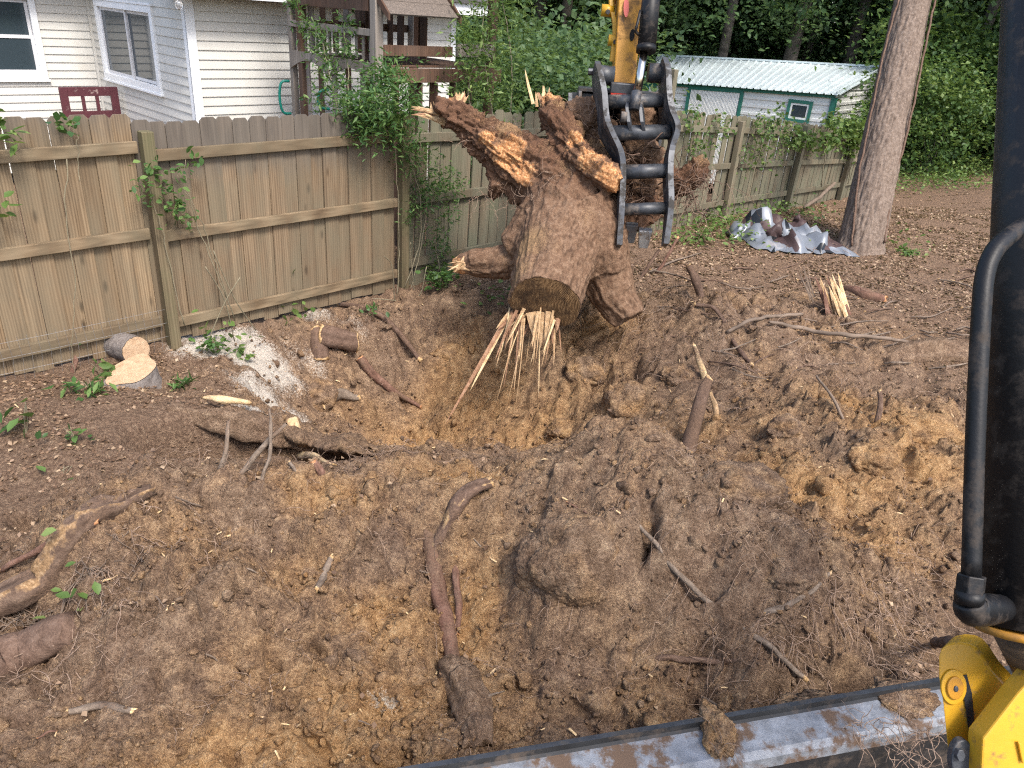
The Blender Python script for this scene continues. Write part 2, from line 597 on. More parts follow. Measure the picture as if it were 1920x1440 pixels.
def tube(path, rad, seg=8, cap=True):
    path = np.asarray(path, float)
    n = len(path)
    rad = np.interp(np.linspace(0, 1, n), np.linspace(0, 1, len(rad)), rad) if hasattr(rad, '__len__') else np.full(n, rad)
    T = np.gradient(path, axis=0)
    T /= np.linalg.norm(T, axis=1, keepdims=True) + 1e-9
    s = np.cross(T[0], [0.31, 0.2, 0.93])
    s /= np.linalg.norm(s)
    V = []
    a = np.linspace(0, 2 * np.pi, seg, endpoint=False)
    for i in range(n):
        s = s - T[i] * (s @ T[i])
        s /= np.linalg.norm(s) + 1e-9
        b = np.cross(T[i], s)
        V.append(path[i] + rad[i] * (np.cos(a)[:, None] * s + np.sin(a)[:, None] * b))
    V = np.concatenate(V)
    F = []
    for i in range(n - 1):
        for j in range(seg):
            k = (j + 1) % seg
            F.append((i * seg + j, i * seg + k, (i + 1) * seg + k, (i + 1) * seg + j))
    if cap:
        F.append(tuple(range(seg))[::-1])
        F.append(tuple((n - 1) * seg + j for j in range(seg)))
    return V, F


def ico(sub):
    t = (1 + 5 ** .5) / 2
    V = [unit(v) for v in [(-1, t, 0), (1, t, 0), (-1, -t, 0), (1, -t, 0), (0, -1, t), (0, 1, t), (0, -1, -t), (0, 1, -t), (t, 0, -1), (t, 0, 1), (-t, 0, -1), (-t, 0, 1)]]
    F = [(0, 11, 5), (0, 5, 1), (0, 1, 7), (0, 7, 10), (0, 10, 11), (1, 5, 9), (5, 11, 4), (11, 10, 2), (10, 7, 6), (7, 1, 8), (3, 9, 4), (3, 4, 2), (3, 2, 6), (3, 6, 8), (3, 8, 9), (4, 9, 5), (2, 4, 11), (6, 2, 10), (8, 6, 7), (9, 8, 1)]
    for _ in range(sub):
        c, G2 = {}, []

        def mid(a, b):
            k = (min(a, b), max(a, b))
            if k not in c:
                c[k] = len(V)
                V.append(unit(V[a] + V[b]))
            return c[k]
        for a, b, d in F:
            x, y, z = mid(a, b), mid(b, d), mid(d, a)
            G2 += [(a, x, z), (b, y, x), (d, z, y), (x, y, z)]
        F = G2
    return np.stack(V), A(F, np.int32)


def rots(n, tilt=None, rng=RNG):
    """n random rotation matrices; tilt limits how far the local z axis leans from world z"""
    if tilt is None:
        q = rng.normal(size=(n, 4))
        q /= np.linalg.norm(q, axis=1, keepdims=True)
        w, x, y, z = q.T
        return np.stack([np.stack([1 - 2 * (y * y + z * z), 2 * (x * y - z * w), 2 * (x * z + y * w)], 1),
                         np.stack([2 * (x * y + z * w), 1 - 2 * (x * x + z * z), 2 * (y * z - x * w)], 1),
                         np.stack([2 * (x * z - y * w), 2 * (y * z + x * w), 1 - 2 * (x * x + y * y)], 1)], 1)
    a = rng.uniform(0, 2 * np.pi, n)
    b = rng.uniform(0, 2 * np.pi, n)
    t = np.abs(rng.normal(0, tilt, n))
    ca, sa, o, l = np.cos(a), np.sin(a), np.zeros(n), np.ones(n)
    Z = np.stack([np.stack([ca, -sa, o], 1), np.stack([sa, ca, o], 1), np.stack([o, o, l], 1)], 1)
    k = np.stack([np.cos(b), np.sin(b), o], 1)
    K = np.zeros((n, 3, 3))
    K[:, 0, 1], K[:, 0, 2], K[:, 1, 0], K[:, 1, 2], K[:, 2, 0], K[:, 2, 1] = -k[:, 2], k[:, 1], k[:, 2], -k[:, 0], -k[:, 1], k[:, 0]
    Rt = np.eye(3) + np.sin(t)[:, None, None] * K + (1 - np.cos(t))[:, None, None] * (K @ K)
    return Rt @ Z


def scatter(tv, tf, pos, R, size):
    """copies of one template (tv, tf) at pos; returns V, F"""
    size = np.asarray(size)
    if size.ndim == 1:
        size = size[:, None, None]
    else:
        size = size[:, None, :]
    V = np.einsum('nij,nkj->nki', R, tv[None] * size) + pos[:, None, :]
    F = (np.arange(len(pos)) * len(tv))[:, None, None] + tf[None]
    return V.reshape(-1, 3), F.reshape(-1, tf.shape[1]).astype(np.int32)


# leaf templates: unit length along y, folded on the midrib
LEAF_V = A([(0, 0, 0), (.30, .38, .07), (.22, .74, .04), (0, 1, -.06), (-.22, .74, .04), (-.30, .38, .07), (0, .45, -.02)])
LEAF_F = A([(0, 1, 6), (1, 2, 6), (2, 3, 6), (3, 4, 6), (4, 5, 6), (5, 0, 6)], np.int32)
NARR_V = A([(0, 0, 0), (.15, .4, .05), (0, 1, -.10), (-.15, .4, .05)])
NARR_F = A([(0, 1, 2), (0, 2, 3)], np.int32)
QUAD_V = A([(0, 0, 0), (.36, .5, .08), (0, 1, -.12), (-.36, .5, .08)])


def leaves(name, pos, size, mat, parent=None, kind='leaf', tilt=None, vbase=None, rng=RNG):
    n = len(pos)
    tv, tf = {'leaf': (LEAF_V, LEAF_F), 'narrow': (NARR_V, NARR_F), 'quad': (QUAD_V, NARR_F)}[kind]
    sz = np.asarray(size) * rng.uniform(.6, 1.25, n)
    V, F = scatter(tv, tf, pos, rots(n, tilt, rng), sz)
    v = rng.uniform(0, 1, n) * .7 + rng.uniform(0, .3, n)
    if vbase is not None:
        v = np.clip(v * .6 + vbase, 0, 1)
    o = mesh(name, V, F, mat, parent, attrs={'v': np.repeat(v, len(tv))})
    return o


# ------------------------------------------------------------------ the ground
def seg_dist(x, y, P):
    d = None
    for a, b in zip(P[:-1], P[1:]):
        ax, ay, bx, by = a[0], a[1], b[0], b[1]
        vx, vy = bx - ax, by - ay
        t = np.clip(((x - ax) * vx + (y - ay) * vy) / (vx * vx + vy * vy), 0, 1)
        q = np.hypot(x - ax - t * vx, y - ay - t * vy)
        d = q if d is None else np.minimum(d, q)
    return d


def bump(x, y, c, rx, ry, p=2.0, rot=0.0):
    dx, dy = x - c[0], y - c[1]
    if rot:
        cr, sr = math.cos(rot), math.sin(rot)
        dx, dy = dx * cr + dy * sr, -dx * sr + dy * cr
    return np.exp(-((dx / rx) ** 2 + (dy / ry) ** 2) ** (p / 2))


PITC = G(850, 770, -.45)
RIDGE = [G(230, 1000, .15), G(420, 935, .22), G(640, 915, .25), G(880, 915, .28), G(1100, 880, .35)]
TRENCH = [G(350, 872, -.15), G(560, 880, -.2), G(735, 893, -.2)]
DOME = G(1285, 935, .55)


HOLES = [(1178, 1120, .15, .06, .10, .20), (760, 640, -.3, .12, .08, .25), (1180, 720, -.2, .10, .12, .22), (1130, 700, -.2, .08, .10, .2), (1420, 830, .2, .10, .07, .18), (1250, 820, .1, .09, .07, .2),
         (900, 600, -.1, .12, .07, .2), (1210, 760, -.1, .08, .08, .2), (600, 1200, .1, .06, .05, .14), (610, 1010, .25, .07, .05, .10), (530, 1240, .1, .05, .05, .12), (1600, 830, .2, .07, .05, .12), (1720, 850, .3, .07, .05, .12),
         (1560, 760, .2, .1, .06, .14), (1500, 640, .2, .14, .07, .16), (1380, 640, .2, .12, .08, .18), (1480, 1090, .2, .07, .05, .12), (1270, 1215, .0, .09, .04, .12), (1050, 950, .3, .07, .04, .10), (660, 680, -.2, .12, .08, .2),
         (1260, 1020, .4, .05, .04, .10), (1440, 1010, .3, .06, .05, .12), (20, 985, .0, .06, .05, .14), (1600, 1270, .2, .14, .06, .18), (1760, 700, .2, .1, .06, .15)]


def ground_base(x, y):
    x = np.asarray(x, float)
    y = np.asarray(y, float)
    wx = x + .16 * n2(x * 1.3, y * 1.3, 3)
    wy = y + .16 * n2(x * 1.3, y * 1.3, 5)
    z = .06 * n2(x * .35, y * .35, 1)
    z = z - .98 * bump(wx, wy, PITC, 1.5, .98, 4.0)
    z = z - .18 * bump(wx, wy, G(760, 660, -.3), .5, .35, 3)
    z = z - .28 * bump(wx, wy, G(835, 606, -.1), .22, .13, 3)
    z = z - .75 * np.exp(-(seg_dist(wx, wy, TRENCH) / .19) ** 4)
    z = z + .40 * np.exp(-(seg_dist(wx, wy, RIDGE) / .40) ** 2.6)
    z = z + .16 * bump(wx, wy, G(200, 800, .1), 1.3, .6, 3)
    z = z + .76 * bump(wx, wy, DOME, .82, .60, 3.0)
    z = z + .10 * bump(wx, wy, G(1075, 1075, .3), .30, .26, 4.5)
    for px, py, zz, rx, ry, a in HOLES:
        z = z - a * bump(wx, wy, G(px, py, zz), rx, ry, 3)
    z = z - .10 * bump(wx, wy, G(1000, 1150, .0), .25, .15, 2)
    z = z + .28 * bump(wx, wy, G(1650, 840, .2), 1.0, .75)
    z = z + .20 * bump(wx, wy, G(1740, 760, .2), .5, .3)
    z = z + .30 * bump(wx, wy, G(1420, 610, .2), 1.3, .7)
    z = z + .16 * bump(wx, wy, G(1300, 560, .2), .8, .5)
    z = z + .24 * bump(wx, wy, G(1560, 1180, .2), .5, .36)
    z = z + .30 * bump(wx, wy, G(380, 1120, .25), .50, .40, 3)
    z = z + .12 * bump(wx, wy, G(700, 1120, .1), .35, .3)
    z = z - .14 * bump(wx, wy, G(110, 1180, .0), .35, .12, 2)
    # beyond the fence the land falls away, to the right it rises into the woods
    t = (x - FP[0]) * FN[0] + (y - FP[1]) * FN[1]
    fall = sstep(9, 24, y) * (1 - sstep(6, 16, x - .25 * y))
    z = z - 1.45 * fall * sstep(-.5, -6.0, t)
    z = z - .30 * sstep(10.5, 18, y) * sstep(3, -.5, t)
    z = z + .055 * np.clip(x - 7.5 - .15 * (y - 10), 0, 30)
    return z


def masks(x, y):
    """how far the soil has been dug over; where litter, sand and sawdust lie"""
    dig = 0
    for c, rx, ry in ((PITC, 2.3, 1.9), (G(500, 1150), 1.7, 1.2), (G(1300, 1000), 1.8, 1.4), (G(1650, 850), 1.9, 1.5), (G(1350, 620), 2.1, 1.3), (G(1000, 1350), 2.2, .9)):
        dig = np.maximum(dig, bump(x, y, c, rx, ry, 4))
    dig = dig * (1 - .75 * bump(x, y, G(190, 810, .1), 1.2, .62, 4)) * (1 - .6 * bump(x, y, G(60, 960, 0), .75, .35, 4))
    return np.clip(dig, 0, 1)


def ground_z(x, y):
    x = np.asarray(x, float)
    y = np.asarray(y, float)
    z = ground_base(x, y)
    dg = masks(x, y)
    near = 1 - sstep(9, 16, y)
    lump = np.abs(n2(x * 2.6, y * 2.6, 21)) * .19 + np.abs(n2(x * 5.7 + 3, y * 5.7, 22)) * .11
    clod = np.abs(n2(x * 12, y * 12, 23)) * .062 + np.abs(n2(x * 25, y * 25, 24)) * .032 + np.abs(n2(x * 50, y * 50, 25)) * .016 + n2(x * 95, y * 95, 26) * .008
    cov = sstep(-.25, .35, n2(x * 1.1, y * 1.1, 51) + .5 * n2(x * 3.1, y * 3.1, 52))
    cov = cov * (1 - .8 * bump(x, y, DOME + A([.05, -.15, 0]), .85, .75, 4)) * (1 - .4 * bump(x, y, G(420, 1150, .2), .7, .6, 4))
    cr = cov * (.075 * clodh(x, y, 7.0, 3) + .045 * clodh(x, y, 15.0, 4)) + (.35 + .65 * cov) * (.030 * clodh(x, y, 29.0, 5) + .019 * clodh(x, y, 55.0, 6))
    z = z + near * dg * (cr - .03)
    z = z + near * (dg * ((lump - .06) * (1 - .45 * bump(x, y, DOME, .9, .8, 4)) + .55 * clod - .02) + (1 - dg) * (.25 * lump + .012 * n2(x * 20, y * 20, 27) + .006 * n2(x * 60, y * 60, 28)))
    return z


def hit(px, py):
    """the ground point seen at a photo position"""
    d = ray(px, py)
    t = np.concatenate([np.linspace(1.0, 12, 900), np.linspace(12.02, 60, 700)])
    X = CAMP[None] + d[None] * t[:, None]
    below = X[:, 2] < ground_z(X[:, 0], X[:, 1])
    i = int(np.argmax(below)) if below.any() else len(t) - 1
    return X[i]


def build_ground():
    ys = [-6, -4, -2.5, -1.5, -.8, -.3, 0, .3, .5, .65]
    y = .8
    while y < 15:
        ys.append(y)
        y *= 1.0032
    while y < 260:
        ys.append(y)
        y *= 1.03
    ys = A(ys)
    s = np.linspace(0, 1, 740)
    yy = np.maximum(ys, .8)
    lo, hi = -(1.5 + .66 * yy), 1.8 + .82 * yy
    X = lo[:, None] + (hi - lo)[:, None] * s[None]
    Y = np.repeat(ys[:, None], len(s), 1)
    # the house stands left of the wedge: widen the far rows
    X = X - (sstep(8, 20, ys) * 14)[:, None] * (1 - s)[None] ** 3
    x, y = X.ravel(), Y.ravel()
    z = ground_z(x, y)
    dg = masks(x, y) * (1 - sstep(9, 15, y))
    # sideways push makes crumbling edges and small overhangs
    px_ = n2(x * 6, y * 6, 31) * .045 + n2(x * 15, y * 15, 32) * .020
    py_ = n2(x * 6, y * 6, 33) * .045 + n2(x * 15, y * 15, 34) * .020
    gx = np.gradient(z.reshape(X.shape), axis=0).ravel()
    V = np.stack([x + px_ * dg, y + py_ * dg - .05 * dg * sstep(-.1, .1, z), z], 1)
    back = [t + A([0, .26, 0]) for t in TRENCH]
    V[:, 1] -= .24 * np.exp(-(seg_dist(x, y, back[1:]) / .17) ** 2) * sstep(-.22, .0, z)
    nr, nc = X.shape
    i = np.arange(nr - 1)[:, None] * nc + np.arange(nc - 1)[None]
    F = np.stack([i, i + 1, i + nc + 1, i + nc], -1).reshape(-1, 4)
    sand = np.zeros(len(x))
    for px, py, zz, rx, ry, a in SAND:
        sand = np.maximum(sand, a * bump(x, y, G(px, py, zz), rx, ry))
    sand = np.clip(sand + .34 * fb2(x * 1.7, y * 1.7, 3, 41) * dg + .14 * dg, 0, 1)
    dust = np.zeros(len(x))
    for px, py, zz, rx, ry, a in DUST:
        dust = np.maximum(dust, a * bump(x, y, G(px, py, zz), rx, ry))
    dust = np.clip(dust + .22 * n2(x * 4, y * 4, 44) * (dust > .05), 0, 1)
    lit = np.clip(1 - dg * 1.25 + .25 * fb2(x * 1.5, y * 1.5, 3, 47), 0, 1)
    o = mesh('ground', V, F, MS, smooth=True, attrs={'sand': sand, 'dust': dust, 'litter': lit})
    tag(o, kind='structure')
    return x, y, z, dg, sand, lit


SAND = [(1150, 600, .1, .25, .12, .6), (800, 730, -.4, .7, .3, .66), (700, 800, -.4, .5, .3, .66), (900, 690, -.4, .6, .4, .66), (1020, 740, -.4, .5, .35, .7), (850, 920, .25, .40, .16, .95),
        (1060, 880, .35, .22, .07, 1.0), (620, 940, .25, .4, .15, .6), (560, 1060, .2, .3, .2, .5), (720, 1130, .1, .25, .2, .75), (700, 1290, .05, .35, .2, .75),
        (560, 1390, .05, .5, .15, .8), (420, 1430, .05, .4, .1, .85), (680, 1410, .05, .4, .1, .7), (880, 1130, .1, .15, .3, .8), (1690, 790, .25, .5, .25, .8),
        (1740, 830, .3, .4, .3, .75), (1560, 880, .25, .6, .25, .65), (1680, 980, .25, .5, .25, .65), (1440, 830, .25, .4, .3, .6), (1330, 780, .1, .5, .3, .6),
        (1080, 640, -.1, .35, .25, .8), (1180, 780, -.2, .4, .3, .6), (870, 650, -.3, .3, .2, .8), (740, 1180, .05, .2, .2, .7), (1600, 740, .2, .5, .25, .65), (1780, 610, .1, .8, .3, .4)]
DUST = [(440, 640, .0, .58, .34, 1.0), (505, 700, .0, .46, .32, .9), (360, 650, .0, .3, .22, .85), (480, 765, .05, .30, .16, .62), (610, 585, 0, .42, .16, .62), (250, 735, .1, .3, .14, .5), (560, 620, 0, .3, .2, .6), (730, 1285, .05, .13, .10, .6)]
GX, GY, GZ, GD, GS, GL = build_ground()


# ------------------------------------------------------------------ loose soil, litter, fine roots
def pick(n, w):
    w = np.maximum(w, 0)
    c = np.cumsum(w)
    return np.searchsorted(c, RNG.uniform(0, c[-1], n))


AREA = np.maximum(GY, .8) ** 2 * (GY > .7) * (GY < 24)          # one grid cell grows with distance squared
SIDE = (GX - FP[0]) * FN[0] + (GY - FP[1]) * FN[1]            # > 0 on the camera's side of the fence


def clods():
    tv, tf = ico(1)
    tv2, tf2 = ico(0)
    Vs, Fs, S, k = [], [], [], 0
    near = 1 / np.maximum(GY, 1.6) ** 1.5
    for n, lo, hi, T, wgt in ((600, .016, .045, (tv, tf), AREA * GD * near), (7500, .008, .020, (tv2, tf2), AREA * GD * near), (15000, .003, .009, (tv2, tf2), AREA * GD * near ** 1.6)):
        i = pick(n, wgt)
        r = lo + (hi - lo) * RNG.uniform(0, 1, n) ** 2.6
        t = T[0]
        pos = np.stack([GX[i], GY[i] - .04 * GD[i], GZ[i] + r * .15], 1) + RNG.normal(0, .006, (n, 3)) * A([1, 1, .3])
        sc = r[:, None] * RNG.uniform(.55, 1.35, (n, 3))
        V, F = scatter(t, T[1], pos, rots(n), sc)
        rr = np.repeat(r, len(t))
        c = np.repeat(pos, len(t), 0)
        V = c + (V - c) * (1 + .8 * n3(V * 31 + 3, 3) + .35 * n3(V * 83, 4))[:, None]
        Vs.append(V)
        Fs.append(F + k)
        S.append(np.repeat(np.clip(GS[i] + RNG.normal(0, .18, n), 0, 1), len(t)))
        k += len(V)
    V, F = np.concatenate(Vs), np.concatenate(Fs)
    o = mesh('soil_clods', V, F, MS, smooth=False, attrs={'sand': np.concatenate(S)})
    tag(o, 'loose crumbly brown soil clods strewn over the dug ground', 'soil', kind='stuff')


def litter():
    # fallen leaves, mostly on the undug ground right of the tree and at the left edge
    w = AREA * np.clip(GL * .9 + .06, 0, 1) * (SIDE > .1) * sstep(-.5, .5, n2(GX * 1.6, GY * 1.6, 81) + .6 * n2(GX * 5, GY * 5, 82)) / np.maximum(GY, 2) ** .35
    n = 62000
    i = pick(n, w)
    pos = np.stack([GX[i] + RNG.normal(0, .01, n), GY[i] + RNG.normal(0, .01, n), GZ[i] + .006], 1)
    V, F = scatter(QUAD_V - A([0, .5, 0]), NARR_F, pos, rots(n, .45), RNG.uniform(.010, .040, n) * (1 + .6 * sstep(6, 11, GY[i])))
    v = RNG.uniform(0, 1, n) ** 1.4
    o = mesh('leaf_litter', V, F, M_DRY, attrs={'v': np.repeat(v, 4)})
    tag(o, 'dry brown fallen leaves littering the ground', 'leaf litter', kind='stuff')
    # pale wood chips
    n = 420
    w = AREA * (.15 + GD) * (SIDE > .1) / np.maximum(GY, 2) ** 1.6
    i = pick(n, w)
    pos = np.stack([GX[i], GY[i] - .03, GZ[i] + .008], 1)
    tv = A([(-.5, -.12, 0), (.5, -.08, .03), (.45, .12, .05), (-.45, .1, .02), (0, 0, .18)])
    tf = A([(0, 1, 4), (1, 2, 4), (2, 3, 4), (3, 0, 4)], np.int32)
    V, F = scatter(tv, tf, pos, rots(n, .6), RNG.uniform(.012, .045, n))
    o = mesh('wood_chips', V, F, M_PALE)
    tag(o, 'small pale wood chips scattered over the soil', 'wood chips', kind='stuff')


def hairs(name, label, pts, n, length, rad, mat=None, spread=.25, droop=.4, parent=None, lift=.01, npt=9, cat='fine roots'):
    """thin wiggling roots that start near the given points"""
    mat = mat or M_FINE
    mb_v, mb_f, k = [], [], 0
    pts = np.asarray(pts, float)
    for q in range(n):
        b = pts[RNG.integers(len(pts))] + RNG.normal(0, spread, 3) * A([1, 1, .35])
        d = unit(RNG.normal(0, 1, 3) * A([1, 1, .5]) + A([0, 0, .25]))
        L = length * RNG.uniform(.35, 1.5)
        P = [b]
        for j in range(npt - 1):
            d = unit(d + RNG.normal(0, .38, 3) - ZV * droop * .2)
            P.append(P[-1] + d * L / npt)
        P = np.stack(P)
        if parent is None:
            gz = ground_z(P[:, 0], P[:, 1])
            P[:, 2] = np.maximum(P[:, 2], gz + lift)
            P[:, 2] = gz + np.clip(P[:, 2] - gz, 0, .09)
        V, F = tube(P, [rad, rad * .8, rad * .3], 3, False)
        mb_v.append(V)
        mb_f.append(A(F, np.int32) + k)
        k += len(V)
    o = mesh(name, np.concatenate(mb_v), np.concatenate(mb_f), mat, parent, smooth=True)
    tag(o, label, None if parent else cat, kind='stuff')
    return o


clods()
litter()
hairs('fine_roots', 'tangle of thin pale roots in the soil behind the blade', [hit(x, y) for x, y in ((1480, 1160), (1560, 1180), (1640, 1150), (1700, 1190), (1600, 1240), (1500, 1230), (1690, 1120), (1740, 1060), (1420, 1180), (1540, 1110), (1650, 1220))], 330, .36, .0022, spread=.11)
hairs('fine_roots', 'short rootlets along the roots in the middle foreground', [hit(x, y) for x, y in ((905, 925), (870, 960), (830, 1010), (812, 1060), (820, 1120), (840, 1190), (855, 1250), (870, 1320), (895, 1390))], 110, .14, .0020, spread=.04)
hairs('dead_stalks', 'dry stalks and twigs heaped between the two logs', [hit(x, y) for x, y in ((60, 1150), (120, 1150), (170, 1110), (215, 1060), (90, 1180), (150, 1180), (30, 1180), (60, 1130))], 130, .34, .0036, M_TWIG, spread=.06, cat='stalks')
hairs('fine_roots', 'sparse thin pale roots over the foreground heaps', [hit(x, y) for x, y in ((300, 1050), (420, 950), (520, 1200), (640, 1150), (700, 1000), (930, 1010), (900, 1300), (1000, 1250), (1150, 1280), (1300, 1270), (1350, 1060), (1600, 1000), (1700, 950), (1500, 900), (450, 1330), (250, 1250), (1400, 1130), (1250, 1130))], 260, .20, .0017, spread=.16)
hairs('fine_roots', 'thin torn roots hanging in the soil of the middle mound', [hit(x, y) for x, y in ((1080, 990), (1100, 1050), (1150, 1020), (1300, 980), (1050, 1120), (1350, 870), (1250, 850), (1420, 980))], 120, .22, .0018, spread=.12)
hairs('fine_roots', 'thin tangled roots and stalks beside the two logs', [hit(x, y) for x, y in ((110, 1150), (170, 1130), (200, 1080), (120, 1230), (60, 1280), (250, 1010), (180, 1200))], 150, .30, .0024, spread=.08)
hairs('fine_roots', 'thin roots strewn over the pit and its rim', [hit(x, y) for x, y in ((400, 850), (340, 870), (520, 870), (650, 880), (700, 640), (760, 600), (620, 700), (900, 850), (1050, 820), (1200, 740), (730, 850))], 170, .26, .0018, spread=.16)
hairs('fine_roots', 'thin dry twigs and roots over the far soil on the right', [hit(x, y) for x, y in ((1300, 540), (1400, 600), (1500, 660), (1250, 620), (1600, 600), (1450, 700), (1700, 700), (1350, 680), (1650, 540), (1750, 560), (1780, 480), (1550, 480))], 330, .42, .0030, spread=.35)


# ------------------------------------------------------------------ fence
def picket_mesh(w, h, mat, k):
    e = .028
    P = [(-w / 2, 0, 0), (w / 2, 0, 0), (w / 2, 0, h - e - RNG.uniform(0, .008)), (w / 2 - e, 0, h), (-w / 2 + e, 0, h), (-w / 2, 0, h - e)]
    mb = MB().prism(P, (0, .017, 0))
    me = bpy.data.meshes.new('picket')
    me.from_pydata(mb.V, [], mb.F)
    me.materials.append(mat)
    return me


def fpt(t, off=0.0, z=0.0):
    """a point of the fence line: t metres along it from the middle post, off metres towards the camera"""
    p = FP + FU * t + FN * off
    return A([p[0], p[1], z])


FROT = math.atan2(FU[1], FU[0])


def board(name, me, p, parent, rot=0.0, lean=0.0, sz=1.0):
    o = link(name, me, parent)
    o.location = tuple(p)
    o.rotation_euler = (lean, rot, FROT)
    o.scale = (1, 1, sz)
    return o


def rail_part(parent, a, b, h=.088, d=.038, mat=M_RAIL, name='rail'):
    a, b = A(a), A(b)
    L = np.linalg.norm(b - a)
    mb = MB().box((0, 0, 0), (L / 2, 0, 0), (0, d / 2, 0), (0, 0, h / 2))
    o = mb.build(name, mat, parent, bevel=.004)
    o.location = tuple((a + b) / 2)
    o.rotation_euler = (0, -math.asin((b - a)[2] / L), FROT)
    return o


def post_part(parent, t, z0, z1, mat=M_POST, w=.09, off=.045, lean=0.0):
    mb = MB().box((0, 0, (z1 - z0) / 2), (w / 2, 0, 0), (0, w / 2, 0), (0, 0, (z1 - z0) / 2))
    o = mb.build('post', mat, parent, bevel=.005)
    o.location = tuple(fpt(t, off, z0))
    o.rotation_euler = (lean, 0, FROT)
    return o


def fence_left():
    f = thing('wooden_fence', 'tan board fence along the left behind the pit, rails facing the camera', 'fence', fpt(-3, 0, 0))
    kinds = {m.name: [picket_mesh(.147 + RNG.uniform(-.004, .003), 1.0, m, k) for k in range(5)] for m in (M_FENCE, M_FENCE2)}
    t, odd = -4.9, 0
    while t < -.06:
        left = t < -2.47
        top = (1.875 if left else 1.815) + random.uniform(-.012, .012)
        z0 = .02 + random.uniform(-.02, .02)
        me = kinds[(M_FENCE if left else M_FENCE2).name][random.randrange(5)]
        # unit-high picket scaled to its height would stretch the ears, so build to height instead
        me2 = me.copy()
        for v in me2.vertices:
            if v.co.z > .5:
                v.co.z += top - z0 - 1.0
        board('picket', me2, fpt(t, -.024 - .015 * (odd % 2) + random.uniform(-.002, .002), z0), f, rot=random.uniform(-.006, .006), lean=random.uniform(-.004, .004))
        odd += 1
        t += .138 + random.uniform(-.012, .008)
    for z, dz in ((1.615, -.03), (.95, 0), (.205, 0)):
        rail_part(f, fpt(-4.95, .0, z - .005), fpt(-2.50, .0, z + .02))
        rail_part(f, fpt(-2.40, .0, z - .02 + dz), fpt(-.06, .0, z + dz))
    post_part(f, -2.44, -.2, 1.755)
    post_part(f, -4.94, -.2, 1.75)
    post_part(f, -.01, -.2, 1.80)


def fence_right():
    f = thing('wooden_fence', 'old greenish board fence behind the stump, running back to the leaning tree', 'fence', fpt(5, 0, 0))
    me = [picket_mesh(.138 + RNG.uniform(-.006, .003), 1.0, M_FENCE3, k) for k in range(5)]

    def topz(t):
        return np.interp(t, [0, 4, 5.7, 8.4, 11.6, 16, 20], [1.80, 1.72, 1.62, 1.40, 1.10, .85, .6])

    def gz(t):
        p = fpt(t)
        return float(ground_base(p[0], p[1]))
    t = .12
    while t < 13.3:
        if not (6.05 < t < 6.2):
            z0 = min(.03, gz(t)) + random.uniform(-.03, .03)
            m2 = me[random.randrange(5)].copy()
            h = topz(t) - z0 + random.uniform(-.03, .02)
            for v in m2.vertices:
                if v.co.z > .5:
                    v.co.z += h - 1.0
            board('picket', m2, fpt(t, -.032 + random.uniform(-.006, .003), z0), f, rot=random.uniform(-.015, .015), lean=random.uniform(-.01, .01))
        t += .147 + random.uniform(0, .012)
    ps = [0, 2.2, 4.44, 6.5, 8.7, 11.0, 13.4]
    for a, b in zip(ps[:-1], ps[1:]):
        for q in (.16, .53, .87):
            za = gz(a) * .5 + (topz(a) - gz(a) * .5) * q
            zb = gz(b) * .5 + (topz(b) - gz(b) * .5) * q
            rail_part(f, fpt(a + .06, 0, za), fpt(b - .06, 0, zb), mat=M_FENCE3)
    for p in ps[1:]:
        post_part(f, p, gz(p) - .3, 2.22 if p == 4.44 else topz(p) - .05 + random.uniform(-.02, .05), mat=M_FENCE3, lean=random.uniform(-.02, .02))


fence_left()
fence_right()

# wire netting along the foot of the left fence
wm = MB()
for k in range(34):
    t = -4.6 + k * .064
    wm.tube([fpt(t, .06, -.02), fpt(t + .02, .065, .2), fpt(t + .01, .06, .36)], .0011, 3, False)
for z in (.10, .22, .34):
    wm.tube([fpt(-4.65, .06, z), fpt(-3.4, .065, z - .01), fpt(-2.45, .06, z)], .0011, 3, False)
tag(wm.build('wire_netting', M_WIRE), 'thin wire netting along the foot of the tan fence', 'wire netting')


# ------------------------------------------------------------------ house
def siding(parent, origin, along, out, L, z0, z1, rows_h=.1085, holes=()):
    """lap boards, each its own object; along/out unit vectors; holes = (a0,a1,z0,z1) openings the boards stop at"""
    k = 0
    z = z0
    while z < z1 - .01:
        h = min(rows_h, z1 - z)
        spans = [(0.0, L)]
        for a0, a1, hz0, hz1 in holes:
            if z + h > hz0 + .08 and z < hz1 - .08:
                spans = [s for (p, q) in spans for s in ((p, min(q, a0)), (max(p, a1), q)) if s[1] - s[0] > .01]
        for (p, q) in spans:
            a, b = origin + along * p, origin + along * q
            V = []
            for e in (a, b):
                for (o, zz) in ((.020, z), (.004, z + h), (.0, z + h), (.008, z - .008), (.020, z - .008)):
                    V.append(e + out * o + ZV * (zz - e[2]))
            F = [(0, 5, 6, 1), (1, 6, 7, 2), (3, 8, 9, 4), (4, 9, 5, 0), (0, 1, 2, 3, 4), (9, 8, 7, 6, 5)]
            mesh('siding_board', A(V), F, M_SIDING, parent)
        z += h
        k += 1


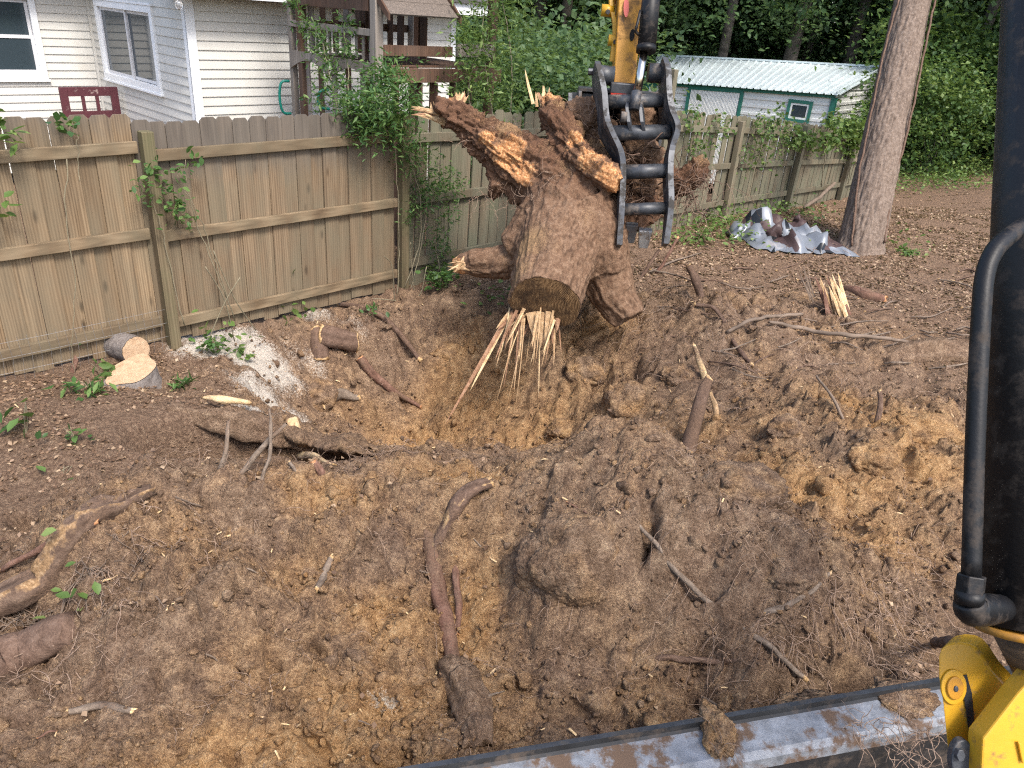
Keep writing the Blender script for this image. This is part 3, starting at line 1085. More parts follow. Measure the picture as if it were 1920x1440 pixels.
def window(parent, o, along, out, a0, a1, z0, z1, kind):
    w = thing2('window', parent)

    def P(a, z, d=0.0):
        p = o + along * a + out * d
        return A([p[0], p[1], z])
    fr = MB()
    t = .085
    for (x0, x1, y0, y1) in ((a0, a1, z1 - t, z1), (a0, a1, z0, z0 + t), (a0, a0 + t, z0 + t, z1 - t), (a1 - t, a1, z0 + t, z1 - t)):
        fr.box(P((x0 + x1) / 2, (y0 + y1) / 2, .022), along * (x1 - x0) / 2, out * .026, ZV * (y1 - y0) / 2)
    t2 = .03
    for (x0, x1, y0, y1) in ((a0 - .02, a1 + .02, z1, z1 + t2), (a0 - .02, a1 + .02, z0 - t2, z0)):
        fr.box(P((x0 + x1) / 2, (y0 + y1) / 2, .028), along * (x1 - x0) / 2, out * .034, ZV * (y1 - y0) / 2)
    fr.build('window_frame', M_TRIM, w, bevel=.004)
    i0, i1, j0, j1 = a0 + t, a1 - t, z0 + t, z1 - t
    sash = MB()
    s = .042
    if kind == 'slider':
        c = (i0 + i1) / 2
        for (x0, x1, d) in ((i0, c + .02, -.005), (c - .02, i1, -.03)):
            for b in ((x0, x1, j1 - s, j1), (x0, x1, j0, j0 + s), (x0, x0 + s, j0 + s, j1 - s), (x1 - s, x1, j0 + s, j1 - s)):
                sash.box(P((b[0] + b[1]) / 2, (b[2] + b[3]) / 2, d), along * (b[1] - b[0]) / 2, out * .011, ZV * (b[3] - b[2]) / 2)
            mesh('pane', [P(x0 + s, j0 + s, d), P(x1 - s, j0 + s, d), P(x1 - s, j1 - s, d), P(x0 + s, j1 - s, d)], [(0, 1, 2, 3)], M_GLASS, w)
    else:
        c = (j0 + j1) / 2
        for (y0, y1, d) in ((j0, c + .02, -.005), (c - .02, j1, -.03)):
            for b in ((i0, i1, y1 - s, y1), (i0, i1, y0, y0 + s), (i0, i0 + s, y0 + s, y1 - s), (i1 - s, i1, y0 + s, y1 - s)):
                sash.box(P((b[0] + b[1]) / 2, (b[2] + b[3]) / 2, d), along * (b[1] - b[0]) / 2, out * .011, ZV * (b[3] - b[2]) / 2)
            mesh('pane', [P(i0 + s, y0 + s, d), P(i1 - s, y0 + s, d), P(i1 - s, y1 - s, d), P(i0 + s, y1 - s, d)], [(0, 1, 2, 3)], M_GLASS, w)
    sash.build('sash', M_VINYL, w)
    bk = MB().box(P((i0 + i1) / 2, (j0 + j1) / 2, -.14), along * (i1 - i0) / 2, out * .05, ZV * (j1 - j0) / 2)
    bk.build('dark_room_box', M_DARKIN, w)  # near-black colour stands in for the unlit room behind the glass


def thing2(name, parent):
    e = bpy.data.objects.new(name, None)
    COL.objects.link(e)
    e.parent = parent
    e.matrix_parent_inverse = Matrix.Translation(-parent.location)
    return e


HC = D(345, 0, 9.0)
HC[2] = 0
def house():
    h = thing('house', 'white house clad in horizontal vinyl siding behind the tan fence', 'house', HC)
    g0, zt = .12, 2.66
    ci = HC - FN * 3.26                       # inner corner
    # three walls: left wing (faces the fence), return wall with the slider window, right wing
    wl, wr, wt = 6.0, 4.25, 3.26
    body = MB()
    nB = 6.0
    body.prism([HC + FU * wr, HC + FU * wr - FN * nB, ci - FU * wl - FN * (nB - 3.26), ci - FU * wl - FN * .003, ci - FN * .003 - FU * .003, HC - FU * .003 - FN * .003, HC + FU * wr - FN * .003], ZV * zt)
    # holes behind windows stay dark because panes sit in front of a near-black box painted as the unlit room; sheathing is set back
    siding(h, ci - FU * wl, FU, FN, wl - .05, g0, zt, holes=((wl - 1.75, wl - .72, 1.40, 2.52),))
    siding(h, ci + FN * .05, FN, -FU, 3.26 - .12, g0, zt, holes=((.28, 2.29, 1.45, 2.50),))
    siding(h, HC + FU * .09, FU, FN, wr - .18, g0, zt)
    bo = MB()
    for p0, al, out, L in ((ci - FU * wl, FU, FN, wl), (ci, FN, -FU, 3.26), (HC, FU, FN, wr)):
        c = p0 + al * L / 2 - out * .30
        bo.box(A([c[0], c[1], zt / 2]), al * (L / 2), out * .06, ZV * zt / 2)
    bo.build('wall', M_DARKIN, h)
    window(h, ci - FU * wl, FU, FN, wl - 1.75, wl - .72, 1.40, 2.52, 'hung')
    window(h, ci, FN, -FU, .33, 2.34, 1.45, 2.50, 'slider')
    cp = MB()
    cp.box(HC + FN * .012 + FU * .035 + ZV * (g0 + zt) / 2, FU * .055, FN * .015, ZV * (zt - g0) / 2)
    cp.box(HC - FU * .012 - FN * .028 + ZV * (g0 + zt) / 2, FU * .008, FN * .05, ZV * (zt - g0) / 2)
    cp.build('corner_trim', M_TRIM, h)
    cp = MB().box(ci + FN * .025 - FU * .025 + ZV * (g0 + zt) / 2, FU * .024, FN * .024, ZV * (zt - g0) / 2)
    cp.build('inside_corner_trim', M_SIDING, h)
    cp = MB().box(HC + FU * (wr - .04) + FN * .012 + ZV * (g0 + zt) / 2, FU * .05, FN * .015, ZV * (zt - g0) / 2)
    cp.build('corner_trim', M_TRIM, h)
    # eaves above the frame
    ev = MB()
    for p0, al, out, L in ((ci - FU * wl, FU, FN, wl + .3), (HC - FU * .35, FU, FN, wr + .7)):
        c = p0 + al * L / 2 + out * .02
        ev.box(A([c[0], c[1], zt + .02]), al * L / 2, out * .33, ZV * .018)
        ev.box(A([c[0], c[1], zt + .10]) + out * .34, al * L / 2, out * .012, ZV * .10)
    ev.build('eave', M_TRIM, h)
    rf = MB()
    a, b = HC - FU * .4 + FN * .42, HC + FU * (wr + .4) + FN * .42
    for p, q in ((a, b),):
        rf.prism([p + ZV * (zt + .16), q + ZV * (zt + .16), q - FN * 3.8 + ZV * (zt + 1.6), p - FN * 3.8 + ZV * (zt + 1.6)], ZV * .05)
        rf.prism([p - FN * 7.2 + ZV * (zt + .16), p - FN * 3.8 + ZV * (zt + 1.6), q - FN * 3.8 + ZV * (zt + 1.6), q - FN * 7.2 + ZV * (zt + .16)], ZV * .05)
    a, b = ci - FU * (wl + .3) + FN * .36, ci + FU * .2 + FN * .36
    rf.prism([a + ZV * (zt + .16), b + ZV * (zt + .16), b - FN * 3.2 + ZV * (zt + 1.4), a - FN * 3.2 + ZV * (zt + 1.4)], ZV * .05)
    rf.build('roof', M_SHINGLE2, h)


house()


def maroon_door():
    pl = HC - FN * 3.0 - FU * 0.0            # stands near the inner corner
    o = on(108, 165, HC - FN * 2.35, FN)
    d = thing('old_door', 'peeling maroon panel door with empty window openings, leaning against the house', 'door', (o[0], o[1], 0))
    d['kind'] = 'thing'

    def Q(x, y):
        return on(x, y, HC - FN * 2.35, FN)
    a, b = Q(109, 163), Q(219, 163)
    L = np.linalg.norm(b - a)
    zt = (a[2] + b[2]) / 2
    al = unit(b - a)
    al[2] = 0
    al = unit(al)
    o = A([a[0], a[1], 0])

    def bx(x0, x1, z0, z1, name, w=.02):
        p = o + al * (x0 + x1) / 2 + ZV * (z0 + z1) / 2
        MB().box(p, al * (x1 - x0) / 2, FN * w, ZV * (z1 - z0) / 2).build(name, M_MAROON, d, bevel=.004)
    s = L * .135
    bx(0, s, .1, zt - .001, 'stile')
    bx(L - s, L, .1, zt - .001, 'stile')
    bx(s, L - s, zt - .12, zt, 'top_rail')
    bx(s, L - s, .95, 1.07, 'middle_rail')
    bx(s, L - s, .1, .3, 'bottom_rail')
    for k in (1, 2):
        x = s + (L - 2 * s) * k / 3
        bx(x - .022, x + .022, 1.07, zt - .12, 'mullion', .016)
    bx(s, L - s, .3, .95, 'panel', .008)


maroon_door()


def bulb():
    p = D(335, 7, 8.6)
    b = thing('string_light', 'clear glass bulb hanging from a black cord at the house corner', 'light bulb', p)
    V, F = ico(2)
    g = NT('bulb_glass')
    g.b.inputs['Transmission Weight'].default_value = .9
    g.fin((.9, .9, .9), .05)
    mesh('bulb', V * .045 * A([1, 1, 1.1]) + p - ZV * .01, F, g.m, b, smooth=True)
    MB().tube([p + ZV * .03, p + ZV * .09], .018, 8).build('socket', M_BLACKC, b)
    mb = MB().tube(smooth_path([p + ZV * .09, p + ZV * .14 - FU * .2, p + ZV * .11 - FU * .45, p + ZV * .3 - FU * .9], 12), .008, 5)
    mb.build('cord', M_BLACKC, b)
    for k in (.22, .42):
        q = p + ZV * .10 - FU * k
        MB().tube([q + ZV * .03, q - ZV * .06], [.02, .03], 8).build('lamp_cap', M_BLACKC, b)


bulb()


# ------------------------------------------------------------------ shed
def shed():
    ER, EL = D(1566, 176, 20.0), D(1212, 150, 22.6)
    RR, RL = D(1655, 128, 22.2), D(1240, 106, 24.8)
    s = thing('metal_shed', 'white metal shed with green trim and a ribbed pale roof beyond the fence', 'shed', A([ER[0], ER[1], -1.3]))
    zb = -1.4
    ln = unit(ER - EL)
    cr = unit(A([(RR - ER)[0], (RR - ER)[1], 0]))
    w = np.linalg.norm((RR - ER)[:2])
    out = unit(np.cross(ln, ZV))
    if out @ (CAMP - ER) < 0:
        out = -out
    BR, BL = ER + cr * 2 * w, EL + cr * 2 * w

    def fl(p, z=zb):
        return A([p[0], p[1], z])
    # ribbed walls: real profile
    def ribbed(name, a, b, za, zb_, o, n):
        V, F = [], []
        for k in range(n + 1):
            f0 = k / n
            for (f, d) in ((f0, .0), (f0 + .55 / n, .0), (f0 + .62 / n, .028), (f0 + .93 / n, .028)):
                if f > 1:
                    continue
                for p, zt in ((a, za), (b, zb_)):
                    q = fl(p, zb + (zt - zb) * f) + o * d
                    V.append(q)
        for i in range(len(V) // 2 - 1):
            F.append((2 * i, 2 * i + 1, 2 * i + 3, 2 * i + 2))
        return mesh(name, A(V), F, M_SHEDW, s)
    ribbed('front_wall', EL, ER, EL[2], ER[2], out, 13)
    go = unit(ln)
    ribbed('gable_wall', ER, BR, ER[2], ER[2], go, 13)
    mesh('gable', [ER, BR, RR + go * .01], [(0, 1, 2)], M_SHEDW, s)
    for k in range(1, 7):
        f = k / 7
        p, q = ER + (RR - ER) * f, BR + (RR - BR) * f
        MB().beam(p + go * .02, q + go * .02, .03, .05).build('gable_rib', M_SHEDW, s)
    mesh('back_wall', [fl(BL), fl(BR), A([BR[0], BR[1], ER[2]]), A([BL[0], BL[1], EL[2]])], [(0, 1, 2, 3)], M_SHEDW, s)
    mesh('end_wall', [fl(EL), fl(BL), A([BL[0], BL[1], EL[2]]), RL, EL], [(0, 1, 2, 3, 4)], M_SHEDW, s)
    # ribbed roof
    for nm, e0, e1, r0, r1 in (('roof_panel', EL, ER, RL, RR), ('roof_panel', A([BL[0], BL[1], EL[2]]), A([BR[0], BR[1], ER[2]]), RL, RR)):
        dn0 = unit(e0 - r0) * .22
        nrm = unit(np.cross(e1 - e0, r0 - e0))
        if nrm[2] < 0:
            nrm = -nrm
        V, F = [], []
        n = 30
        x0, x1 = -.02, 1.02
        for k in range(n):
            for f, d in ((k, 0), (k + .72, 0), (k + .78, .03), (k + .92, .03), (k + .98, 0)):
                t = x0 + (x1 - x0) * f / n
                V += [e0 + (e1 - e0) * t + dn0 + nrm * (d + .03), r0 + (r1 - r0) * t + nrm * (d + .03)]
        for i in range(len(V) // 2 - 1):
            F.append((2 * i, 2 * i + 1, 2 * i + 3, 2 * i + 2))
        mesh(nm, A(V), F, M_SHEDR, s)
    MB().beam(RL - ln * .1 + ZV * .05, RR + ln * .15 + ZV * .05, .24, .05).build('ridge_cap', M_SHEDR, s)
    for p, q in ((EL, ER),):
        MB().beam(p + out * .05 - ZV * .06, q + out * .05 - ZV * .06 + ln * .02, .05, .09).build('eave_trim', M_GREEN, s)
    MB().beam(ER + go * .10 + ZV * .01 - cr * .2, RR + go * .10 + ZV * .06, .04, .12).build('rake_trim', M_SHEDR, s)
    MB().beam(BR + go * .10, RR + go * .10 + ZV * .05, .04, .12).build('rake_trim', M_SHEDR, s)
    for p in (ER, EL, BR):
        MB().beam(fl(p) + out * .02 + go * .02, fl(p, ER[2] - .1) + out * .02 + go * .02, .13, .13, up=cr).build('corner_trim', M_GREEN, s)

    def Q(x, y, d=.05):
        return on(x, y, ER + out * d, out)

    def rect(x0, y0, x1, y1):
        a, b = Q(x0, y0), Q(x1, y0)
        c = Q(x0, y1)
        return a, b, c[2]
    # roll-up door
    a, b, z = Q(1296, 164), Q(1390, 171), zb
    d = thing2('door', s)
    hh = (a[2] - zb) / 2
    V, F = [], []
    for k in range(36):
        for f, o in ((k, 0), (k + .5, .02)):
            t = f / 36
            p = a + (b - a) * t + out * o
            V += [fl(p), fl(p, a[2] + (b[2] - a[2]) * t)]
    for i in range(len(V) // 2 - 1):
        F.append((2 * i, 2 * i + 1, 2 * i + 3, 2 * i + 2))
    mesh('door_curtain', A(V), F, M_SHEDW, d)
    fr = MB()
    fr.beam(a - ln * .06, b + ln * .06, .06, .10)
    fr.beam(fl(a) - ln * .04, a - ln * .04 - ZV * .04, .09, .06, up=out)
    fr.beam(fl(b) + ln * .04, b + ln * .04 - ZV * .04, .09, .06, up=out)
    fr.build('door_frame', M_GREEN, d)
    for (x0, y0, x1, y1) in ((1484, 192, 1519, 222), (1218, 162, 1226, 172)):
        a, b, z = rect(x0, y0, x1, y1)
        wd = thing2('window', s)
        L = np.linalg.norm(b - a)
        al = unit(A([(b - a)[0], (b - a)[1], 0]))
        o = A([a[0], a[1], 0])
        c = o + al * L / 2 + ZV * (a[2] + z) / 2
        mesh('pane', [o + ZV * z, o + al * L + ZV * z, o + al * L + ZV * a[2], o + ZV * a[2]], [(0, 1, 2, 3)], M_GLASS, wd)
        fr, fi = MB(), MB()
        for mb_, t, ex, dp in ((fr, .08, .08, .03), (fi, .035, .0, .02)):
            for (p0, p1, q0, q1) in ((-ex, L + ex, a[2], a[2] + t), (-ex, L + ex, z - t, z), (-t, 0, z, a[2]), (L, L + t, z, a[2])):
                if mb_ is fi:
                    continue
                mb_.box(o + al * (p0 + p1) / 2 + ZV * (q0 + q1) / 2, al * (p1 - p0) / 2, out * dp, ZV * (q1 - q0) / 2)
        for (p0, p1, q0, q1) in ((0, L, a[2] - .05, a[2]), (0, L, z, z + .05), (0, .05, z + .05, a[2] - .05), (L - .05, L, z + .05, a[2] - .05)):
            fi.box(o + al * (p0 + p1) / 2 + ZV * (q0 + q1) / 2, al * (p1 - p0) / 2, out * .012, ZV * (q1 - q0) / 2)
        fr.build('window_frame', M_GREEN, wd)
        fi.build('sash', M_SHEDW, wd)


shed()


# ------------------------------------------------------------------ wooden play tower
def playset():
    P0 = D(706, 60, 8.0)
    P0[2] = 0
    s = thing('play_tower', 'weathered wooden play tower with railing and shingled awning behind the fence', 'play tower', P0)
    UB = -FN                                  # away from the camera: the left face runs back this way

    def L(a, z, d=0.0):                        # left face: a metres back from the corner post
        p = P0 + UB * a - FU * d
        return A([p[0], p[1], z])

    def R_(a, z, d=0.0):                       # right face: a metres along the fence direction
        p = P0 + FU * a + FN * d
        return A([p[0], p[1], z])

    def la(x, y):
        w = on(x, y, P0, FU)
        return (w - P0) @ UB, w[2]

    def ra(x, y):
        w = on(x, y, P0, FN)
        return (w - P0) @ FU, w[2]

    def bm(name, a, b, w, h, mat=M_PLAY, up=ZV):
        a, b = A(a), A(b)
        Ln = np.linalg.norm(b - a)
        d = unit(b - a)
        side = unit(np.cross(d, up))
        u2 = np.cross(side, d)
        vert = abs(d[2]) > .7
        mb = MB().box((0, 0, 0), *(((w / 2, 0, 0), (0, h / 2, 0), (0, 0, Ln / 2)) if vert else ((Ln / 2, 0, 0), (0, w / 2, 0), (0, 0, h / 2))))
        o = mb.build(name, mat, s, bevel=.004)
        o.location = tuple((a + b) / 2)
        if vert:
            rm = Matrix((side, u2, d)).transposed()
        else:
            rm = Matrix((d, side, u2)).transposed()
            if rm.determinant() < 0:
                rm = Matrix((d, -side, u2)).transposed()
        if rm.determinant() < 0:
            rm = Matrix((-side, u2, d)).transposed()
        o.rotation_euler = rm.to_euler()
        return o
    al, zl = la(547, 50)
    zr = ra(700, 62)[1]
    zb = ra(700, 128)[1]
    # posts
    bm('post', L(0, 0), L(0, 3.3), .10, .10, M_PLAYG, up=FU)
    bm('post', L(al, 0), L(al, 3.3), .07, .07, M_PLAYG, up=FU)
    ar, _ = ra(918, 140)
    for a in (ar,):
        bm('post', R_(a, 0), R_(a, 3.2), .09, .09, M_PLAY, up=FU)
    bk = 1.5
    for a in (0.0, ar * .55, ar):
        p = R_(a, 0, -bk)
        bm('post', p, p + ZV * 3.2, .09, .09, M_PLAY, up=FU)
    # railing on the left face
    bm('hand_rail', L(0, zr, .02), L(al, zr, .02), .05, .07, M_PLAYG)
    z1, z0 = zr - .04, zb + .06
    n = 13
    for k in range(1, n):
        a = al * k / n
        bm('baluster', L(a, z0, -.015), L(a, z1, -.015), .035, .02, M_PLAYG, up=FU)
    # arched skirt boards under the railing
    for q0, q1 in ((0.0, .48), (.52, 1.0)):
        pts = []
        a0, a1 = al * q0, al * q1
        for k in range(13):
            t = k / 12
            pts.append(L(a0 + (a1 - a0) * t, zb - .16 + .12 * math.sin(math.pi * t), .05))
        pts += [L(a1, zb + .05, .05), L(a0, zb + .05, .05)]
        MB().prism(pts, FU * .025).build('arch_board', M_PLAYG, s)
    for k in range(1, 6):
        a = al * k / 6
        bm('slat', L(a, .1, -.02), L(a, zb - .02, -.02), .09, .02, M_PLAYG if k % 2 else M_PLAY, up=FU)
    # right face
    bm('beam', R_(.06, zb - .07, .03), R_(ar + .15, zb - .07, .03), .04, .15, M_PLAY)
    zm = ra(760, 95)[1]
    bm('mid_rail', R_(.06, zm, .02), R_(ar * .62, zm, .02), .035, .11, M_PLAY)
    bm('mid_rail', R_(ar * .66, zm + .02, .03), R_(ar, zm + .02, .03), .035, .14, M_PLAYG)
    for px_, w in ((744, .10), (788, .11), (815, .14), (850, .10), (880, .12)):
        a, _ = ra(px_, 170)
        bm('slat', R_(a, .1, -.02), R_(a, zb - .15, -.02), w, .02, M_PLAY, up=FU)
    # deck
    for k in range(8):
        d = -.08 - k * .17
        bm('deck_board', R_(-.0, zb + .02, d), R_(ar, zb + .02, d), .15, .025, M_PLAY)
    # slatted back of the cabin
    k = 0
    a = .1
    while a < ar + .1:
        p = R_(a, zb + .05, -bk + .06)
        bm('slat', p, p + ZV * 1.35, .105, .02, M_PLAY if k % 3 else M_PLAYG, up=FU)
        a += .155 + .02 * (k % 2)
        k += 1
    for zz in (.35, 1.1):
        bm('back_rail', R_(0, zb + zz, -bk), R_(ar, zb + zz, -bk), .04, .09, M_PLAY)
    for d in (.5, .95):
        p = R_(ar * .62, zb, -d)
        bm('slat', p, p + ZV * 1.3, .12, .02, M_PLAY, up=FU)
    # shingled awning over the right face
    q0, q1 = ra(712, 26), ra(832, 25)
    zz = q0[1]
    a0, a1 = q0[0] - .03, q1[0]
    rf = thing2('awning', s)
    for k in range(4):
        f = k * .12
        MB().prism([R_(a0 - .02, zz + f, .22 - f * 1.15), R_(a1 + .02, zz + f, .22 - f * 1.15), R_(a1, zz + f + .13, .22 - (f + .135) * 1.15), R_(a0, zz + f + .13, .22 - (f + .135) * 1.15)], ZV * .014 + FN * .012).build('shingle_course', M_SHINGLE, rf)
    for a in (a0 - .045, a1 + .03):
        MB().prism([R_(a, zz - .05, .25), R_(a, zz + .02, .25), R_(a, zz + .55, -.35), R_(a, zz + .45, -.38)], FU * .025).build('rafter', M_PLAY, rf)
    # main roof high above the tower
    for sgn in (0, 1):
        d0, d1 = (.15, -bk / 2) if not sgn else (-bk - .15, -bk / 2)
        MB().prism([R_(-.25, 3.15, d0), R_(ar + .25, 3.15, d0), R_(ar + .25, 3.9, d1), R_(-.25, 3.9, d1)], ZV * .03).build('roof', M_SHINGLE, s)
    # dark eave board that shows under the house eave, left of the awning
    bm('header', L(.1, 2.72, .02), L(al, 2.72, .02), .04, .14, M_PLAY)
    # green grab handles
    for (x0, x1, y0, y1) in ((548, 540, 152, 212), (622, 611, 168, 204)):
        a, z = la(x0, y0)
        a2, z2 = la(x0, y1)
        pts = [L(a, z, .04), L(a + .02, z - .02, .14), L(a + .03, (z + z2) / 2, .17), L(a + .02, z2 + .02, .14), L(a, z2, .04)]
        MB().tube(smooth_path(pts, 16), .017, 8).build('grab_handle', M_TEAL, s, smooth=True)


playset()


# ------------------------------------------------------------------ excavator
def shaft(p, q, r, seg=20, r2=None):
    return MB().tube([A(p), A(q)], [r, r if r2 is None else r2], seg)


def ribbon(path, thick, wide, tdir, wdirs):
    """plate swept along a path: thick along tdir, wide along the other direction"""
    V, F = [], []
    n = len(path)
    for i, p in enumerate(path):
        w = unit(wdirs[i]) * wide[i] / 2
        t = unit(tdir) * thick / 2
        V += [p - t - w, p + t - w, p + t + w, p - t + w]
    for i in range(n - 1):
        for j in range(4):
            k = (j + 1) % 4
            F.append((4 * i + j, 4 * i + k, 4 * i + 4 + k, 4 * i + 4 + j))
    F += [(3, 2, 1, 0), tuple(4 * (n - 1) + j for j in range(4))]
    return MB().add(V, F)


EXC = None


def excavator():
    global EXC
    base = A([1.0, .2, 0.0])
    x = thing('excavator', 'yellow excavator seen from its cab: arm, black thumb, cylinder and blade', 'excavator', base)
    EXC = x
    d0 = 6.75
    rt, up = A([1.0, 0, 0]), ZV
    # --- arm (stick): tapered box beam coming down from above the frame
    P = lambda a, b, d=d0: D(a, b, d)
    arm = MB()
    rings = []
    for (xc, yc, dd, w, dep) in ((1196, -420, 6.55, .25, .42), (1187, -60, 6.66, .22, .36), (1178, 70, 6.70, .205, .30), (1170, 160, 6.74, .19, .22), (1168, 178, 6.75, .19, .20)):
        c = P(xc, yc, dd)
        fw = A([0, 1.0, 0])
        rings.append([c - rt * w / 2, c + rt * w / 2, c + rt * w / 2 + fw * dep, c - rt * w / 2 + fw * dep])
    V = [v for r in rings for v in r]
    F = []
    for i in range(len(rings) - 1):
        for j in range(4):
            k = (j + 1) % 4
            F.append((4 * i + j, 4 * i + k, 4 * i + 4 + k, 4 * i + 4 + j))
    F += [(3, 2, 1, 0), tuple(4 * (len(rings) - 1) + j for j in range(4))]
    arm.add(V, F)
    am = arm.build('arm', M_YELD, x, bevel=.012)
    # sticker on the arm
    c = P(1174, 14, 6.665)
    st = []
    for k in range(16):
        a = 2 * math.pi * k / 16
        st.append(c + rt * .024 * math.cos(a) + unit(P(1176, -50, 6.66) - P(1174, 60, 6.69)) * .085 * math.sin(a) - A([0, .012, 0]))
    MB().prism(st, A([0, .003, 0])).build('decal', M_RED, am)
    c = P(1185, 66, 6.68)
    MB().prism([c + rt * .022 * math.cos(2 * math.pi * k / 14) + ZV * (.05 * math.sin(2 * math.pi * k / 14)) - A([0, .010, 0]) for k in range(14)], A([0, .003, 0])).build('grease_port', M_BLACKC, am)
    # --- bucket link bars on the left of the arm with their pins
    bar = ribbon(smooth_path([P(1143, -60, 6.85), P(1146, 10, 6.86), P(1153, 55, 6.87), P(1147, 115, 6.88)], 12), .04, [.10] * 12, rt, [A([0, 1, 0])] * 12)
    lk = bar.build('bucket_link', M_YEL, x, bevel=.006)
    for (a, b, r, l) in ((1139, 20, .052, .11), (1153, 76, .048, .12)):
        c = P(a, b, 6.86)
        shaft(c - rt * l / 2, c + rt * l / 2, r).build('link_boss', M_YEL, lk, smooth='side')
        q = c + A([0, -.05, -.01])
        shaft(q, q - A([0, .03, .0]), .022, 6).build('pin_bolt', M_WORN, lk)
    shaft(P(1163, 5, 6.95) , P(1157, -90, 6.95), .075, 18).build('link_sleeve', M_YEL, lk, smooth='side')
    # --- thumb: two bent side plates joined by four round bars
    th = thing2('thumb', x)
    L = [(1117, 128, .22), (1120, 150, .32), (1128, 190, .34), (1132, 235, .34), (1143, 262, .30), (1160, 296, .26), (1165, 330, .20), (1163, 390, .18), (1160, 462, .10)]
    R2 = [(1242, 120, .20), (1246, 145, .28), (1247, 190, .32), (1252, 222, .32), (1264, 252, .28), (1255, 288, .20), (1252, 330, .20), (1254, 390, .18), (1247, 460, .10)]
    dl = lambda y: 6.60 - .10 * (y - 120) / 340
    for S in (L, R2):
        cen = smooth_path([D(a, b, dl(b)) for a, b, w in S], 34)
        wid = np.interp(np.linspace(0, 1, 34), np.linspace(0, 1, len(S)), [w for a, b, w in S])
        T = np.gradient(cen, axis=0)
        wd = [np.cross(unit(t), rt) for t in T]
        ribbon(cen, .046, wid * 1.15, rt, wd).build('side_plate', M_BLACK, th, bevel=.004)
        edge = [c - unit(w if w[1] > 0 else -w) * (wi * 1.15 / 2 + .002) for c, w, wi in zip(cen, wd, wid)]
        ribbon(edge, .048, [.006] * 34, rt, wd).build('worn_edge', M_WORN, th)
    for (xa, xb, y, r) in ((1131, 1246, 190, .058), (1138, 1255, 249, .064), (1166, 1254, 322, .062), (1166, 1252, 392, .052)):
        a, b = D(xa, y + 1, dl(y)), D(xb, y - 2, dl(y))
        shaft(a, b, r).build('cross_bar', M_BLACK, th, smooth='side')
    for xx in (1178, 1203):
        pts = [D(xx - 4, 186, 6.56), D(xx - 6, 200, 6.47), D(xx - 3, 228, 6.45), D(xx + 1, 246, 6.50), D(xx + 1, 252, 6.58), D(xx - 3, 192, 6.62)]
        MB().prism(pts, rt * .032).build('cylinder_lug', M_BLACK, th, bevel=.004)
    c = D(1164, 219, 6.48)
    shaft(c, c + rt * .05, .045, 18).build('lug_boss', M_BLACK, th, smooth='side')
    # pivot bosses at the top
    for (a, b, l) in ((1115, 140, .17), (1215, 136, .16)):
        c = D(a, b, 6.66)
        shaft(c, c + rt * l, .082, 24).build('pivot_boss', M_BLACK, th, smooth='side')
    c = D(1103, 134, 6.66)
    shaft(c, c + rt * .06, .03, 8).build('pin_bolt', M_WORN, th)
    MB().box(D(1172, 166, 6.60), rt * .13, A([0, .05, 0]), ZV * .045).build('pivot_block', M_WORN, th, bevel=.01)
    MB().box(D(1172, 180, 6.62), rt * .13, A([0, .05, 0]), ZV * .02).build('pivot_plate', M_RED, th)
    # --- thumb cylinder
    cy = thing2('thumb_cylinder', x)
    shaft(D(1226, -60, 6.42), D(1212, 93, 6.44), .078, 24).build('barrel', M_BLACKC, cy, smooth='side')
    shaft(D(1212, 86, 6.44), D(1211, 98, 6.445), .084, 24).build('gland', M_BLACKC, cy, smooth='side')
    shaft(D(1208, 92, 6.44), D(1194, 180, 6.46), .036, 20).build('rod', M_CHROME, cy, smooth='side')
    shaft(D(1194, 172, 6.46), D(1189, 206, 6.47), .045, 16).build('rod_end', M_BLACK, cy, smooth='side')
    hs = smooth_path([D(1201, 20, 6.40), D(1195, 45, 6.38), D(1192, 58, 6.40), D(1200, 66, 6.43), D(1206, 60, 6.44)], 14)
    MB().tube(hs, .013, 8).build('hose', M_BLACKC, cy, smooth=True)
    # --- bucket behind the thumb
    bk = thing2('bucket', x)
    prof = []
    cB = D(1150, 300, 7.35)
    for k in range(15):
        a = math.radians(100 - k * 15.5)
        prof.append(A([0, math.cos(a) * .52, math.sin(a) * .62]))
    x0, x1 = D(1072, 300, 7.3)[0], D(1222, 300, 7.3)[0]
    cen = A([(x0 + x1) / 2, cB[1] - .02, cB[2]])
    V, F = [], []
    for sx in (x0, x1):
        for p in prof:
            V.append(A([sx, cen[1] + p[1], cen[2] + p[2]]))
    n = len(prof)
    F = [(i, i + 1, n + i + 1, n + i) for i in range(n - 1)]
    o = mesh('shell', A(V), F, M_BUCKET, bk)
    o.modifiers.new('thick', 'SOLIDIFY').thickness = .025
    for sx in (x0, x1):
        pts = [A([sx, cen[1] + p[1], cen[2] + p[2]]) for p in prof] + [A([sx, cen[1] - .30, cen[2] - .1]), A([sx, cen[1] - .25, cen[2] + .45])]
        MB().prism(pts, rt * .028).build('bucket_side', M_BUCKET, bk)
    c = D(1068, 186, 7.05)
    MB().beam(D(1069, 176, 7.02), D(1068, 232, 7.0), .05, .035, up=rt).build('side_rim', M_WORN, bk)
    MB().box(D(1090, 198, 7.08), rt * .10, A([0, .015, 0]), ZV * .11).build('bucket_ear', M_BUCKET, bk)
    for k, (a, b, w) in enumerate(((1183, 442, .055), (1208, 452, .06), (1150, 446, .06), (1120, 440, .06))):
        c = D(a, b, 6.75)
        MB().prism([c + rt * -w + ZV * .09, c + rt * w + ZV * .09, c + rt * w * .7 - ZV * .07, c - rt * w * .7 - ZV * .07], A([0, .06, .02])).build('tooth', M_TOOTH if a == 1208 else M_BUCKET, bk, bevel=.008)
    # --- boom cylinder close to the cab on the right, with its hard line
    bc = thing2('boom_cylinder', x)
